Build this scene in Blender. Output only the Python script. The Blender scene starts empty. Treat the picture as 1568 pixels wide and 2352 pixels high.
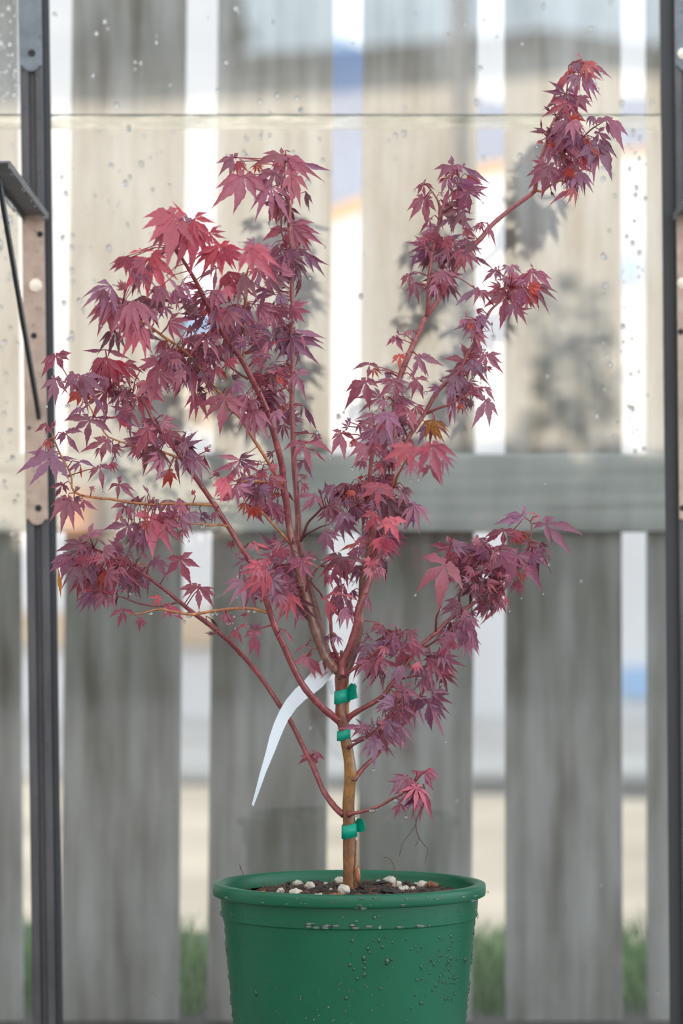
import bpy, math, random
import numpy as np
from mathutils import Vector, noise

# ------------------------------------------------------------------ scene, camera, world, sun
S = bpy.context.scene
COL = S.collection
R = random.Random(7)

CAM_Y, CAM_Z, F = -3.97, 0.66, 8870.0       # focal length in pixels of the 1568 x 2352 frame
cd = bpy.data.cameras.new('camera'); cam = bpy.data.objects.new('camera', cd); COL.objects.link(cam)
cam.location = (0, CAM_Y, CAM_Z); cam.rotation_euler = (math.radians(90), 0, 0)
cd.sensor_fit = 'VERTICAL'; cd.sensor_height = 36.0; cd.lens = F / 2352 * 36.0
cd.clip_start = 0.05; cd.clip_end = 200
cd.dof.use_dof = True; cd.dof.focus_distance = 3.905; cd.dof.aperture_fstop = 4.4
S.camera = cam
S.view_settings.view_transform = 'Standard'; S.view_settings.look = 'None'
S.view_settings.gamma = 1.0; S.view_settings.use_curve_mapping = False
S.view_settings.exposure = 0.0
S.cycles.transparent_max_bounces = 32
S.cycles.max_bounces = 10

w = bpy.data.worlds.new('sky'); S.world = w; w.use_nodes = True
nt = w.node_tree; nt.nodes.clear()
tc = nt.nodes.new('ShaderNodeTexCoord'); sx = nt.nodes.new('ShaderNodeSeparateXYZ')
rp = nt.nodes.new('ShaderNodeValToRGB'); bg = nt.nodes.new('ShaderNodeBackground'); wo = nt.nodes.new('ShaderNodeOutputWorld')
nt.links.new(tc.outputs['Generated'], sx.inputs[0]); nt.links.new(sx.outputs['Z'], rp.inputs[0])
nt.links.new(rp.outputs[0], bg.inputs[0]); nt.links.new(bg.outputs[0], wo.inputs[0])
el = rp.color_ramp.elements
el[0].position = 0.15; el[0].color = (0.90, 1.10, 1.26, 1)
el[1].position = 1.0; el[1].color = (0.43, 0.465, 0.505, 1)
e = el.new(0.27); e.color = (0.56, 0.63, 0.69, 1)
e = el.new(0.5); e.color = (0.44, 0.48, 0.525, 1)
SKY = 3.5
bg.inputs['Strength'].default_value = SKY

sd = bpy.data.lights.new('sun', 'SUN'); sun = bpy.data.objects.new('sun', sd); COL.objects.link(sun)
SUN_AZ, SUN_EL = math.radians(65), math.radians(22)      # low, from behind the fence on the left
sv = Vector((-math.sin(SUN_AZ) * math.cos(SUN_EL), math.cos(SUN_AZ) * math.cos(SUN_EL), math.sin(SUN_EL)))
sun.rotation_euler = sv.to_track_quat('Z', 'Y').to_euler()
sun.location = sv * 30
sd.energy = 44.0; sd.angle = math.radians(0.6); sd.color = (1.0, 0.90, 0.78)


# ------------------------------------------------------------------ helpers
def P(px, py, dy=0.0):
    """a point the photograph shows at (px, py), at distance dy behind the trunk"""
    d = dy - CAM_Y
    return Vector(((px - 784) / F * d, dy, CAM_Z - (py - 1176) / F * d))


class MB:
    def __init__(self):
        self.v, self.f, self.m, self.c = [], [], [], []
        self.cur = 0; self.col = (1, 1, 1, 1)

    def add(self, vs, fs):
        o = len(self.v)
        self.v += [tuple(p) for p in vs]; self.c += [self.col] * len(vs)
        self.f += [tuple(i + o for i in f) for f in fs]; self.m += [self.cur] * len(fs)

    def box(self, x0, x1, y0, y1, z0, z1):
        self.hexa([(x0, y0, z0), (x1, y0, z0), (x1, y1, z0), (x0, y1, z0), (x0, y0, z1), (x1, y0, z1), (x1, y1, z1), (x0, y1, z1)])

    def hexa(self, p):
        self.add(p, [(0, 3, 2, 1), (4, 5, 6, 7), (0, 1, 5, 4), (1, 2, 6, 5), (2, 3, 7, 6), (3, 0, 4, 7)])

    def bar(self, a, b, wx, th, up=(0, 0, 1)):
        a, b = Vector(a), Vector(b); d = (b - a).normalized(); s = d.cross(Vector(up)).normalized() * wx / 2; n = s.cross(d).normalized() * th / 2
        self.hexa([a - s - n, a + s - n, a + s + n, a - s + n, b - s - n, b + s - n, b + s + n, b - s + n])

    def prism(self, poly, y0, y1):
        """poly: list of (x, z); extruded along y"""
        n = len(poly)
        vs = [(x, y0, z) for x, z in poly] + [(x, y1, z) for x, z in poly]
        self.add(vs, [tuple(range(n)), tuple(range(2 * n - 1, n - 1, -1))] + [(i, i + n, (i + 1) % n + n, (i + 1) % n) for i in range(n)])

    def tube(self, pts, rad, n=8, cap=True):
        pts = [Vector(p) for p in pts]; vs, fs = [], []
        ref = Vector((0.13, 0.97, 0.2)).normalized()
        for i, p in enumerate(pts):
            t = (pts[min(i + 1, len(pts) - 1)] - pts[max(i - 1, 0)])
            t = t.normalized() if t.length > 1e-9 else Vector((0, 0, 1))
            a = t.cross(ref)
            a = a.normalized() if a.length > 1e-4 else t.orthogonal().normalized()
            b = t.cross(a)
            r = rad[i] if hasattr(rad, '__len__') else rad
            vs += [p + (a * math.cos(k * 2 * math.pi / n) + b * math.sin(k * 2 * math.pi / n)) * r for k in range(n)]
        for i in range(len(pts) - 1):
            for k in range(n):
                fs.append((i * n + k, i * n + (k + 1) % n, (i + 1) * n + (k + 1) % n, (i + 1) * n + k))
        if cap:
            fs.append(tuple(range(n - 1, -1, -1))); fs.append(tuple((len(pts) - 1) * n + k for k in range(n)))
        self.add(vs, fs)

    def lathe(self, prof, cx, cy, n=96):
        vs = [(cx + r * math.cos(k * 2 * math.pi / n), cy + r * math.sin(k * 2 * math.pi / n), z) for r, z in prof for k in range(n)]
        fs = [(i * n + k, i * n + (k + 1) % n, (i + 1) * n + (k + 1) % n, (i + 1) * n + k) for i in range(len(prof) - 1) for k in range(n)]
        fs.append(tuple(range(n - 1, -1, -1))); fs.append(tuple((len(prof) - 1) * n + k for k in range(n)))
        self.add(vs, fs)

    def ball(self, c, r, sx=1, sy=1, sz=1, n=8, m=5, jit=0.0, rng=R):
        vs = [(c[0], c[1], c[2] + r * sz)]
        for j in range(1, m):
            th = math.pi * j / m
            for k in range(n):
                ph = 2 * math.pi * k / n; q = r * (1 + rng.uniform(-jit, jit))
                vs.append((c[0] + q * sx * math.sin(th) * math.cos(ph), c[1] + q * sy * math.sin(th) * math.sin(ph), c[2] + q * sz * math.cos(th)))
        vs.append((c[0], c[1], c[2] - r * sz)); L = len(vs) - 1
        fs = [(0, 1 + k, 1 + (k + 1) % n) for k in range(n)]
        for j in range(m - 2):
            for k in range(n):
                fs.append((1 + j * n + k, 1 + (j + 1) * n + k, 1 + (j + 1) * n + (k + 1) % n, 1 + j * n + (k + 1) % n))
        fs += [(L, 1 + (m - 2) * n + (k + 1) % n, 1 + (m - 2) * n + k) for k in range(n)]
        self.add(vs, fs)

    def build(self, name, mats, parent=None, smooth=False, origin=None, colour=False):
        o0 = Vector(ORIG.get(parent.name, (0, 0, 0))) if parent else Vector(origin or (0, 0, 0))
        me = bpy.data.meshes.new(name)
        me.from_pydata([(x - o0.x, y - o0.y, z - o0.z) for x, y, z in self.v], [], self.f)
        for m_ in (mats if isinstance(mats, (list, tuple)) else [mats]):
            me.materials.append(m_)
        me.polygons.foreach_set('material_index', self.m)
        if smooth:
            me.polygons.foreach_set('use_smooth', [True] * len(self.f))
        if colour:
            at = me.color_attributes.new('tint', 'FLOAT_COLOR', 'POINT')
            at.data.foreach_set('color', [x for c in self.c for x in c])
        me.update()
        ob = bpy.data.objects.new(name, me); COL.objects.link(ob)
        if parent:
            ob.parent = parent
        else:
            ob.location = o0
        ORIG[ob.name] = tuple(o0)
        return ob


ORIG = {}


def tag(o, label, cat, group=None, kind=None):
    o['label'] = label; o['category'] = cat
    if group: o['group'] = group
    if kind: o['kind'] = kind
    return o


def thing(name, loc, label, cat, group=None, kind=None):
    o = bpy.data.objects.new(name, None); COL.objects.link(o); o.location = loc
    o.empty_display_size = 0.05
    ORIG[o.name] = tuple(loc)
    return tag(o, label, cat, group, kind)


def struct(o, label=None, cat=None):
    o['kind'] = 'structure'
    if label: o['label'] = label
    if cat: o['category'] = cat
    return o


def bevel(o, w_=0.001, seg=2):
    m_ = o.modifiers.new('bevel', 'BEVEL'); m_.width = w_; m_.segments = seg; m_.limit_method = 'ANGLE'
    return o


# ------------------------------------------------------------------ materials
def mat(name, base=(0.5, 0.5, 0.5), rough=0.5, spec=0.5, metal=0.0, coat=0.0):
    m_ = bpy.data.materials.new(name); m_.use_nodes = True
    b = m_.node_tree.nodes['Principled BSDF']
    b.inputs['Base Color'].default_value = (*base, 1); b.inputs['Roughness'].default_value = rough
    b.inputs['Specular IOR Level'].default_value = spec; b.inputs['Metallic'].default_value = metal
    b.inputs['Coat Weight'].default_value = coat
    return m_


def nodes(m_): return m_.node_tree.nodes, m_.node_tree.links, m_.node_tree.nodes['Principled BSDF']


def noise_mat(name, stops, scale=(1, 1, 1), nscale=10, detail=5, rough=0.6, spec=0.4, bump=0.0, bscale=None, coat=0.0, distort=0.0):
    """colour ramp over object-space noise, optional bump"""
    m_ = mat(name, stops[0][1], rough, spec, 0, coat); N, L, b = nodes(m_)
    t = N.new('ShaderNodeTexCoord'); mp = N.new('ShaderNodeMapping'); mp.inputs['Scale'].default_value = scale
    nz = N.new('ShaderNodeTexNoise'); nz.inputs['Scale'].default_value = nscale; nz.inputs['Detail'].default_value = detail; nz.inputs['Distortion'].default_value = distort
    r = N.new('ShaderNodeValToRGB')
    L.new(t.outputs['Object'], mp.inputs[0]); L.new(mp.outputs[0], nz.inputs['Vector']); L.new(nz.outputs['Fac'], r.inputs[0]); L.new(r.outputs[0], b.inputs['Base Color'])
    E = r.color_ramp.elements
    E[0].position = stops[0][0]; E[0].color = (*stops[0][1], 1); E[1].position = stops[-1][0]; E[1].color = (*stops[-1][1], 1)
    for p_, c_ in stops[1:-1]:
        e_ = E.new(p_); e_.color = (*c_, 1)
    if bump:
        bp = N.new('ShaderNodeBump'); bp.inputs['Strength'].default_value = bump; bp.inputs['Distance'].default_value = 0.002
        if bscale:
            n2 = N.new('ShaderNodeTexNoise'); n2.inputs['Scale'].default_value = bscale; n2.inputs['Detail'].default_value = 4
            L.new(mp.outputs[0], n2.inputs['Vector']); L.new(n2.outputs['Fac'], bp.inputs['Height'])
        else:
            L.new(nz.outputs['Fac'], bp.inputs['Height'])
        L.new(bp.outputs[0], b.inputs['Normal'])
    return m_


def leaf_material():
    m_ = mat('maple_leaf', (0.3, 0.05, 0.08), 0.42, 0.6, 0, 0.5); N, L, b = nodes(m_)
    b.inputs['Coat Roughness'].default_value = 0.3
    a = N.new('ShaderNodeVertexColor'); a.layer_name = 'tint'
    nz = N.new('ShaderNodeTexNoise'); nz.inputs['Scale'].default_value = 260; nz.inputs['Detail'].default_value = 3
    mr = N.new('ShaderNodeMapRange'); mr.inputs[3].default_value = 0.72; mr.inputs[4].default_value = 1.25
    mx = N.new('ShaderNodeMix'); mx.data_type = 'RGBA'; mx.blend_type = 'MULTIPLY'; mx.inputs[0].default_value = 1
    t = N.new('ShaderNodeTexCoord')
    L.new(t.outputs['Object'], nz.inputs['Vector']); L.new(nz.outputs['Fac'], mr.inputs[0])
    L.new(a.outputs['Color'], mx.inputs[6]); L.new(mr.outputs[0], mx.inputs[7]); L.new(mx.outputs[2], b.inputs['Base Color'])
    bp = N.new('ShaderNodeBump'); bp.inputs['Strength'].default_value = 0.25; bp.inputs['Distance'].default_value = 0.001
    L.new(nz.outputs['Fac'], bp.inputs['Height']); L.new(bp.outputs[0], b.inputs['Normal'])
    tr = N.new('ShaderNodeBsdfTranslucent'); hs = N.new('ShaderNodeHueSaturation'); hs.inputs['Saturation'].default_value = 1.15; hs.inputs['Value'].default_value = 1.35
    L.new(mx.outputs[2], hs.inputs['Color']); L.new(hs.outputs[0], tr.inputs['Color'])
    ms = N.new('ShaderNodeMixShader'); ms.inputs[0].default_value = 0.34
    out = N['Material Output']
    L.new(b.outputs[0], ms.inputs[1]); L.new(tr.outputs[0], ms.inputs[2]); L.new(ms.outputs[0], out.inputs['Surface'])
    return m_


def bark_material():
    m_ = mat('maple_bark', (0.2, 0.06, 0.05), 0.38, 0.5, 0, 0.3); N, L, b = nodes(m_)
    a = N.new('ShaderNodeVertexColor'); a.layer_name = 'tint'
    t = N.new('ShaderNodeTexCoord'); mp = N.new('ShaderNodeMapping'); mp.inputs['Scale'].default_value = (230, 230, 130)
    nz = N.new('ShaderNodeTexNoise'); nz.inputs['Scale'].default_value = 1.6; nz.inputs['Detail'].default_value = 6
    mr = N.new('ShaderNodeMapRange'); mr.inputs[1].default_value = 0.3; mr.inputs[2].default_value = 0.7; mr.inputs[3].default_value = 0.68; mr.inputs[4].default_value = 1.32
    mx = N.new('ShaderNodeMix'); mx.data_type = 'RGBA'; mx.blend_type = 'MULTIPLY'; mx.inputs[0].default_value = 1
    L.new(t.outputs['Object'], mp.inputs[0]); L.new(mp.outputs[0], nz.inputs['Vector']); L.new(nz.outputs['Fac'], mr.inputs[0])
    L.new(a.outputs['Color'], mx.inputs[6]); L.new(mr.outputs[0], mx.inputs[7]); L.new(mx.outputs[2], b.inputs['Base Color'])
    bp = N.new('ShaderNodeBump'); bp.inputs['Strength'].default_value = 0.2; bp.inputs['Distance'].default_value = 0.001
    L.new(nz.outputs['Fac'], bp.inputs['Height']); L.new(bp.outputs[0], b.inputs['Normal'])
    return m_


def glass_material(name, ior=1.6, tint=(0.97, 0.99, 0.98)):
    m_ = bpy.data.materials.new(name); m_.use_nodes = True; N, L = m_.node_tree.nodes, m_.node_tree.links; N.clear()
    o = N.new('ShaderNodeOutputMaterial'); t = N.new('ShaderNodeBsdfTransparent'); g = N.new('ShaderNodeBsdfGlossy'); x = N.new('ShaderNodeMixShader'); fr = N.new('ShaderNodeFresnel')
    t.inputs[0].default_value = (*tint, 1); g.inputs['Roughness'].default_value = 0.0; fr.inputs['IOR'].default_value = ior
    L.new(fr.outputs[0], x.inputs[0]); L.new(t.outputs[0], x.inputs[1]); L.new(g.outputs[0], x.inputs[2]); L.new(x.outputs[0], o.inputs[0])
    return m_


def film_material(name, colour, scale, lo, hi, top):
    """a patchy deposit: part see-through, part matt"""
    m_ = bpy.data.materials.new(name); m_.use_nodes = True; N, L = m_.node_tree.nodes, m_.node_tree.links; N.clear()
    o = N.new('ShaderNodeOutputMaterial'); t = N.new('ShaderNodeBsdfTransparent'); d = N.new('ShaderNodeBsdfDiffuse'); x = N.new('ShaderNodeMixShader')
    d.inputs[0].default_value = (*colour, 1); tcx = N.new('ShaderNodeTexCoord'); mp = N.new('ShaderNodeMapping'); mp.inputs['Scale'].default_value = (18, 1, 90)
    nz = N.new('ShaderNodeTexNoise'); nz.inputs['Scale'].default_value = scale; nz.inputs['Detail'].default_value = 6
    mr = N.new('ShaderNodeMapRange'); mr.inputs[1].default_value = 0.35; mr.inputs[2].default_value = 0.7; mr.inputs[3].default_value = lo; mr.inputs[4].default_value = hi
    L.new(tcx.outputs['Object'], mp.inputs[0]); L.new(mp.outputs[0], nz.inputs['Vector']); L.new(nz.outputs['Fac'], mr.inputs[0]); L.new(mr.outputs[0], x.inputs[0])
    L.new(t.outputs[0], x.inputs[1]); L.new(d.outputs[0], x.inputs[2]); L.new(x.outputs[0], o.inputs[0])
    return m_


def water_material(name='water', refr=0.5, ior=1.45):
    m_ = bpy.data.materials.new(name); m_.use_nodes = True; N, L = m_.node_tree.nodes, m_.node_tree.links; N.clear()
    o = N.new('ShaderNodeOutputMaterial'); g = N.new('ShaderNodeBsdfGlass'); g.inputs['IOR'].default_value = 1.33; g.inputs['Roughness'].default_value = 0.0
    t = N.new('ShaderNodeBsdfTransparent'); gl = N.new('ShaderNodeBsdfGlossy'); gl.inputs['Roughness'].default_value = 0.02; fr = N.new('ShaderNodeFresnel'); fr.inputs['IOR'].default_value = ior
    x1 = N.new('ShaderNodeMixShader'); x2 = N.new('ShaderNodeMixShader'); x2.inputs[0].default_value = refr
    L.new(fr.outputs[0], x1.inputs[0]); L.new(t.outputs[0], x1.inputs[1]); L.new(gl.outputs[0], x1.inputs[2])
    L.new(x1.outputs[0], x2.inputs[1]); L.new(g.outputs[0], x2.inputs[2]); L.new(x2.outputs[0], o.inputs[0]); return m_


M = {}
M['leaf'] = leaf_material(); M['bark'] = bark_material(); M['water'] = water_material(); M['film'] = water_material('water_bead', 0.08, 1.75); M['drop'] = water_material('pane_drop', 1.0)
M['glass'] = glass_material('window_glass', 1.72); M['glass_edge'] = mat('glass_edge', (0.12, 0.17, 0.15), 0.25)
M['lap'] = film_material('lap_grime', (0.42, 0.47, 0.43), 1.3, 0.08, 0.5, 0)
M['dirt'] = mat('pane_dirt', (0.13, 0.145, 0.13), 0.8); M['gasket'] = mat('glazing_gasket', (0.030, 0.033, 0.038), 0.5)
M['pot'] = noise_mat('pot_green', [(0.3, (0.003, 0.088, 0.040)), (0.7, (0.005, 0.108, 0.051))], nscale=14, rough=0.38, spec=0.4)
M['soil'] = noise_mat('potting_soil', [(0.3, (0.008, 0.006, 0.005)), (0.55, (0.022, 0.012, 0.009)), (0.75, (0.07, 0.033, 0.02))], nscale=130, detail=8, rough=0.6, bump=1.0, bscale=220)
M['pumice'] = noise_mat('pumice', [(0.3, (0.40, 0.35, 0.28)), (0.65, (0.66, 0.60, 0.51))], nscale=150, rough=0.8, bump=0.6)
M['bark_dark'] = noise_mat('bark_chip_dark', [(0.3, (0.010, 0.009, 0.010)), (0.7, (0.045, 0.032, 0.030))], scale=(1, 1, 4), nscale=150, rough=0.45, bump=0.6)
M['bark_brown'] = noise_mat('bark_chip_brown', [(0.3, (0.045, 0.018, 0.012)), (0.7, (0.13, 0.055, 0.032))], scale=(1, 1, 4), nscale=150, rough=0.6, bump=0.6)
M['bark_rust'] = noise_mat('bark_chip_rust', [(0.3, (0.14, 0.05, 0.025)), (0.7, (0.30, 0.13, 0.06))], scale=(1, 1, 4), nscale=150, rough=0.7, bump=0.6)
M['fibre'] = mat('coir_fibre', (0.14, 0.065, 0.032), 0.8)
M['tape'] = mat('tie_tape', (0.002, 0.29, 0.19), 0.35, 0.4)
M['stake'] = noise_mat('stake_wood', [(0.3, (0.42, 0.22, 0.07)), (0.7, (0.58, 0.34, 0.13))], scale=(200, 200, 12), nscale=1.5, rough=0.5)
M['tagwhite'] = mat('tag_plastic', (0.80, 0.85, 0.90), 0.4)
M['clear'] = glass_material('clear_plastic', 1.7, (0.9, 0.93, 0.95))
M['root'] = mat('dry_root', (0.10, 0.05, 0.045), 0.7)
M['bar'] = noise_mat('bar_paint', [(0.3, (0.055, 0.053, 0.059)), (0.7, (0.10, 0.094, 0.099))], scale=(1, 1, 0.25), nscale=40, rough=0.42, bump=0.15, bscale=300)
M['slate'] = noise_mat('plate_slate', [(0.3, (0.13, 0.15, 0.17)), (0.7, (0.19, 0.21, 0.235))], nscale=60, rough=0.4)  # sky mirrored by the upper plate is put into this blue grey
M['bronze'] = noise_mat('plate_bronze', [(0.3, (0.42, 0.30, 0.235)), (0.7, (0.52, 0.39, 0.31))], nscale=60, rough=0.45)
M['black'] = mat('black_steel', (0.022, 0.025, 0.028), 0.35)
M['bracket'] = noise_mat('bracket_grey', [(0.3, (0.10, 0.10, 0.105)), (0.7, (0.17, 0.165, 0.165))], nscale=70, rough=0.45)
M['zinc'] = mat('zinc', (0.62, 0.60, 0.54), 0.35, 0.5, 0.8)
M['hole'] = mat('hole_dark', (0.02, 0.02, 0.022), 0.8)


def wood_mat(name, dark, midc, light, seed):
    m_ = mat(name, midc, 0.75, 0.3); N, L, b = nodes(m_)
    t = N.new('ShaderNodeTexCoord'); mp = N.new('ShaderNodeMapping'); mp.inputs['Scale'].default_value = (34, 10, 3.0); mp.inputs['Location'].default_value = (seed, seed * 2.3, seed * 0.7)
    nz = N.new('ShaderNodeTexNoise'); nz.inputs['Scale'].default_value = 1.0; nz.inputs['Detail'].default_value = 6
    m2 = N.new('ShaderNodeMapping'); m2.inputs['Scale'].default_value = (14, 4, 4.5); m2.inputs['Location'].default_value = (seed * 3, 0, seed)
    n2 = N.new('ShaderNodeTexNoise'); n2.inputs['Scale'].default_value = 1.0; n2.inputs['Detail'].default_value = 3
    ad = N.new('ShaderNodeMath'); ad.operation = 'MULTIPLY_ADD'; ad.inputs[1].default_value = 0.5
    hf = N.new('ShaderNodeMath'); hf.operation = 'MULTIPLY'; hf.inputs[1].default_value = 0.5
    r = N.new('ShaderNodeValToRGB')
    L.new(t.outputs['Object'], mp.inputs[0]); L.new(mp.outputs[0], nz.inputs['Vector']); L.new(t.outputs['Object'], m2.inputs[0]); L.new(m2.outputs[0], n2.inputs['Vector'])
    L.new(n2.outputs['Fac'], hf.inputs[0]); L.new(nz.outputs['Fac'], ad.inputs[0]); L.new(hf.outputs[0], ad.inputs[2]); L.new(ad.outputs[0], r.inputs[0]); L.new(r.outputs[0], b.inputs['Base Color'])
    E = r.color_ramp.elements; E[0].position = 0.36; E[0].color = (*dark, 1); E[1].position = 0.64; E[1].color = (*light, 1)
    e_ = E.new(0.5); e_.color = (*midc, 1)
    return m_


WOOD = [wood_mat('weathered_board', (0.20, 0.17, 0.145), (0.375, 0.345, 0.33), (0.53, 0.505, 0.50), 1.7 + 3.1 * i) for i in range(3)]
M['rail'] = wood_mat('weathered_rail', (0.33, 0.32, 0.30), (0.50, 0.49, 0.47), (0.64, 0.63, 0.61), 11.0)
[n for n in M['rail'].node_tree.nodes if n.type == 'MAPPING'][0].inputs['Scale'].default_value = (2.0, 10, 60)

# ------------------------------------------------------------------ large structure: ground, fence, panes, houses
M['ground'] = noise_mat('pale_ground', [(0.35, (0.055, 0.050, 0.042)), (0.65, (0.11, 0.10, 0.088))], nscale=1.1, detail=5, rough=0.9)
M['floor'] = noise_mat('floor_slab', [(0.35, (0.22, 0.215, 0.21)), (0.65, (0.32, 0.315, 0.31))], nscale=5, rough=0.7)
g = MB(); g.box(-30, 30, 0.50, 40, -0.1, 0.0); struct(g.build('ground', M['ground']), 'damp tan ground behind the fence', 'ground')
g = MB(); g.box(-30, 30, -30, 0.4995, -0.1, 0.0); struct(g.build('floor', M['floor']), 'grey paving the pot stands on', 'floor')

FY = 1.03                                            # front face of the boards
def fx(px): return (px - 784) / F * (FY - CAM_Y)
fence = thing('picket_fence', (0, FY, 0), 'weathered grey wooden fence of wide upright boards behind the glass', 'fence')
boards = [(-250, 40, -268, 52), (166, 428, 136, 410), (501, 765, 474, 748), (834, 1097, 818, 1082), (1159, 1425, 1161, 1430), (1484, 1745, 1487, 1750)]
for i, (a0, b0, a1, b1) in enumerate(boards):
    zt, zb = 1.86, 0.0
    def at(t0, t1, z): return fx(t0 + (t1 - t0) * (1.323 - z) / 1.326)
    m_ = MB()
    m_.hexa([(at(a0, a1, zb), FY, zb), (at(b0, b1, zb), FY, zb), (at(b0, b1, zb), FY + 0.019, zb), (at(a0, a1, zb), FY + 0.019, zb),
             (at(a0, a1, zt), FY, zt), (at(b0, b1, zt), FY, zt), (at(b0, b1, zt), FY + 0.019, zt), (at(a0, a1, zt), FY + 0.019, zt)])
    bevel(m_.build('picket', WOOD[i % 3], fence), 0.002)
m_ = MB(); m_.box(-0.7, 0.7, FY - 0.042, FY - 0.0005, 0.634, 0.735)
bevel(m_.build('rail', M['rail'], fence), 0.004)
m_ = MB(); m_.box(-0.7, 0.7, FY - 0.042, FY - 0.0005, 1.62, 1.72)
bevel(m_.build('rail', M['rail'], fence), 0.004)

# glass panes, lapped at mid height; the lower panes sit nearer the camera
GY = 0.447
def gz(py, y=GY): return CAM_Z - (py - 1176) / F * (y - CAM_Y)
def gx(px, y=GY): return (px - 784) / F * (y - CAM_Y)
xl0, xl1 = gx(82 - 1482), gx(90)
xr0, xr1 = gx(1572), gx(1572 + 1482)
cols = [(xl0, xl1 - 0.001), (xl1, xr0 - 0.001), (xr0, xr1)]
zlap_t, zlap_b = gz(262), gz(296)
panes = []
k = 1
for (x0, x1) in cols:
    for low in (True, False):
        m_ = MB()
        if low: m_.box(x0, x1, GY, GY + 0.003, 0.03, zlap_t)
        else: m_.box(x0, x1, GY + 0.0036, GY + 0.0066, zlap_b, 1.60)
        m_.m = [1, 1, 0, 1, 0, 1]
        o = m_.build('window_%d' % k, [M['glass'], M['glass_edge']])
        struct(o, ['left lower', 'left upper', 'middle lower', 'middle upper', 'right lower', 'right upper'][k - 1] + ' clear greenhouse glass pane with raindrops', 'window pane')
        panes.append(o)
        k += 1
for (x0, x1), pn in zip(cols, panes[::2]):
    m_ = MB(); m_.box(x0 + 0.001, x1 - 0.001, GY + 0.0031, GY + 0.0035, zlap_b, zlap_t)
    o = m_.build('lap_grime', M['lap'], pn); o['label'] = 'green algae film trapped where two panes overlap'
    m_ = MB(); n_ = 60; rq = random.Random(8); m_.prism([(x0 + 0.001 + (x1 - x0 - 0.002) * i / n_, zlap_t - 0.0001) for i in range(n_ + 1)] + [(x0 + 0.001 + (x1 - x0 - 0.002) * i / n_, zlap_t - rq.uniform(0.0009, 0.0022)) for i in range(n_, -1, -1)], GY - 0.0003, GY - 0.0001)
    o = m_.build('dirt_line', M['dirt'], pn); o['label'] = 'dark dirt line along the top edge of the pane'

# the house and garden behind the fence
M['render'] = noise_mat('white_render', [(0.35, (0.64, 0.59, 0.59)), (0.65, (0.70, 0.66, 0.665))], nscale=1.5, rough=0.8)
M['timber'] = noise_mat('sleeper_timber', [(0.35, (0.46, 0.32, 0.21)), (0.65, (0.60, 0.45, 0.33))], nscale=3, rough=0.7)
M['blue'] = noise_mat('awning_blue', [(0.35, (0.13, 0.18, 0.32)), (0.65, (0.17, 0.24, 0.40))], nscale=3, rough=0.7)
M['orange'] = mat('awning_trim', (0.62, 0.27, 0.09), 0.6)
HY = 8.0
M['patio'] = noise_mat('patio_slab', [(0.35, (0.42, 0.385, 0.36)), (0.65, (0.56, 0.53, 0.51))], nscale=2.2, rough=0.8)  # pale tone laid where the house shades the ground, to brighten it
M['paleblue'] = mat('pale_blue', (0.34, 0.46, 0.66), 0.5)
g = MB(); g.box(-6, 6, 5.55, HY - 0.06, 0.0005, 0.02); tag(g.build('patio', M['patio'], origin=(0, 6, 0)), 'pale paved patio in front of the white house', 'patio')
house = thing('neighbour_house', (0, HY, 0), 'white rendered house showing as bright strips through the fence gaps', 'house')
m_ = MB(); m_.box(-6, 6, HY, HY + 0.3, 0, 3.6); m_.build('wall', M['render'], house)
for nm, mt, xa, xb, ya, yb_, lb in (('wall_panel', M['timber'], 424, 506, 872, 980, 'tan panel on the white wall'), ('window_pane', M['paleblue'], 424, 506, 718, 768, 'blue grey pane'), ('window_pane', M['paleblue'], 1420, 1470, 588, 652, 'pale blue pane, upper'), ('window_pane', M['paleblue'], 1426, 1500, 1532, 1602, 'pale blue pane, lower')):  # plain panels in place of unidentified tan and blue objects behind the gaps
    pa_, pb_ = P(xa, yb_, HY - 0.02), P(xb, ya, HY - 0.02); m_ = MB(); m_.box(pa_.x, pb_.x, HY - 0.03, HY - 0.001, pa_.z, pb_.z); o = m_.build(nm, mt, house); o['label'] = lb
m_ = MB(); m_.box(-6.4, 6.4, HY - 0.5, HY + 0.6, 3.6, 3.75); m_.build('roof', M['bar'], house)
m_ = MB(); m_.box(-6, -0.25, HY - 0.05, HY - 0.001, 0.25, 0.35); o = m_.build('trim_board', M['timber'], house); o['label'] = 'tan timber board along the foot of the wall'
AY = 6.4
aw = thing('awning', P(900, 300, AY), 'blue awning with an orange lower edge behind the fence', 'awning')
def pz(px, py, y): q = P(px, py, y); return (q.x, q.z)
m_ = MB(); m_.prism([pz(560, 40, AY), pz(780, 88, AY), pz(1130, 232, AY), pz(1520, 220, AY), pz(1520, 335, AY), pz(1130, 372, AY), pz(800, 462, AY), pz(560, 560, AY)], AY, AY + 0.05); m_.build('canopy', M['blue'], aw)
m_ = MB(); m_.prism([pz(560, 560, AY), pz(800, 462, AY), pz(1130, 372, AY), pz(1520, 335, AY), pz(1520, 347, AY), pz(1130, 396, AY), pz(800, 494, AY), pz(560, 592, AY)], AY - 0.01, AY + 0.06); m_.build('trim_board', M['orange'], aw)
m_ = MB(); x_, z_ = pz(640, 500, AY); m_.box(x_ - 0.03, x_ + 0.03, AY + 0.07, AY + 0.13, 0.0205, z_ + 0.2); m_.build('post', M['bar'], aw)
m_ = MB(); x_, z_ = pz(1380, 300, AY); m_.box(x_ - 0.03, x_ + 0.03, AY + 0.07, AY + 0.13, 0.0205, z_ + 0.03); m_.build('post', M['bar'], aw)

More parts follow.
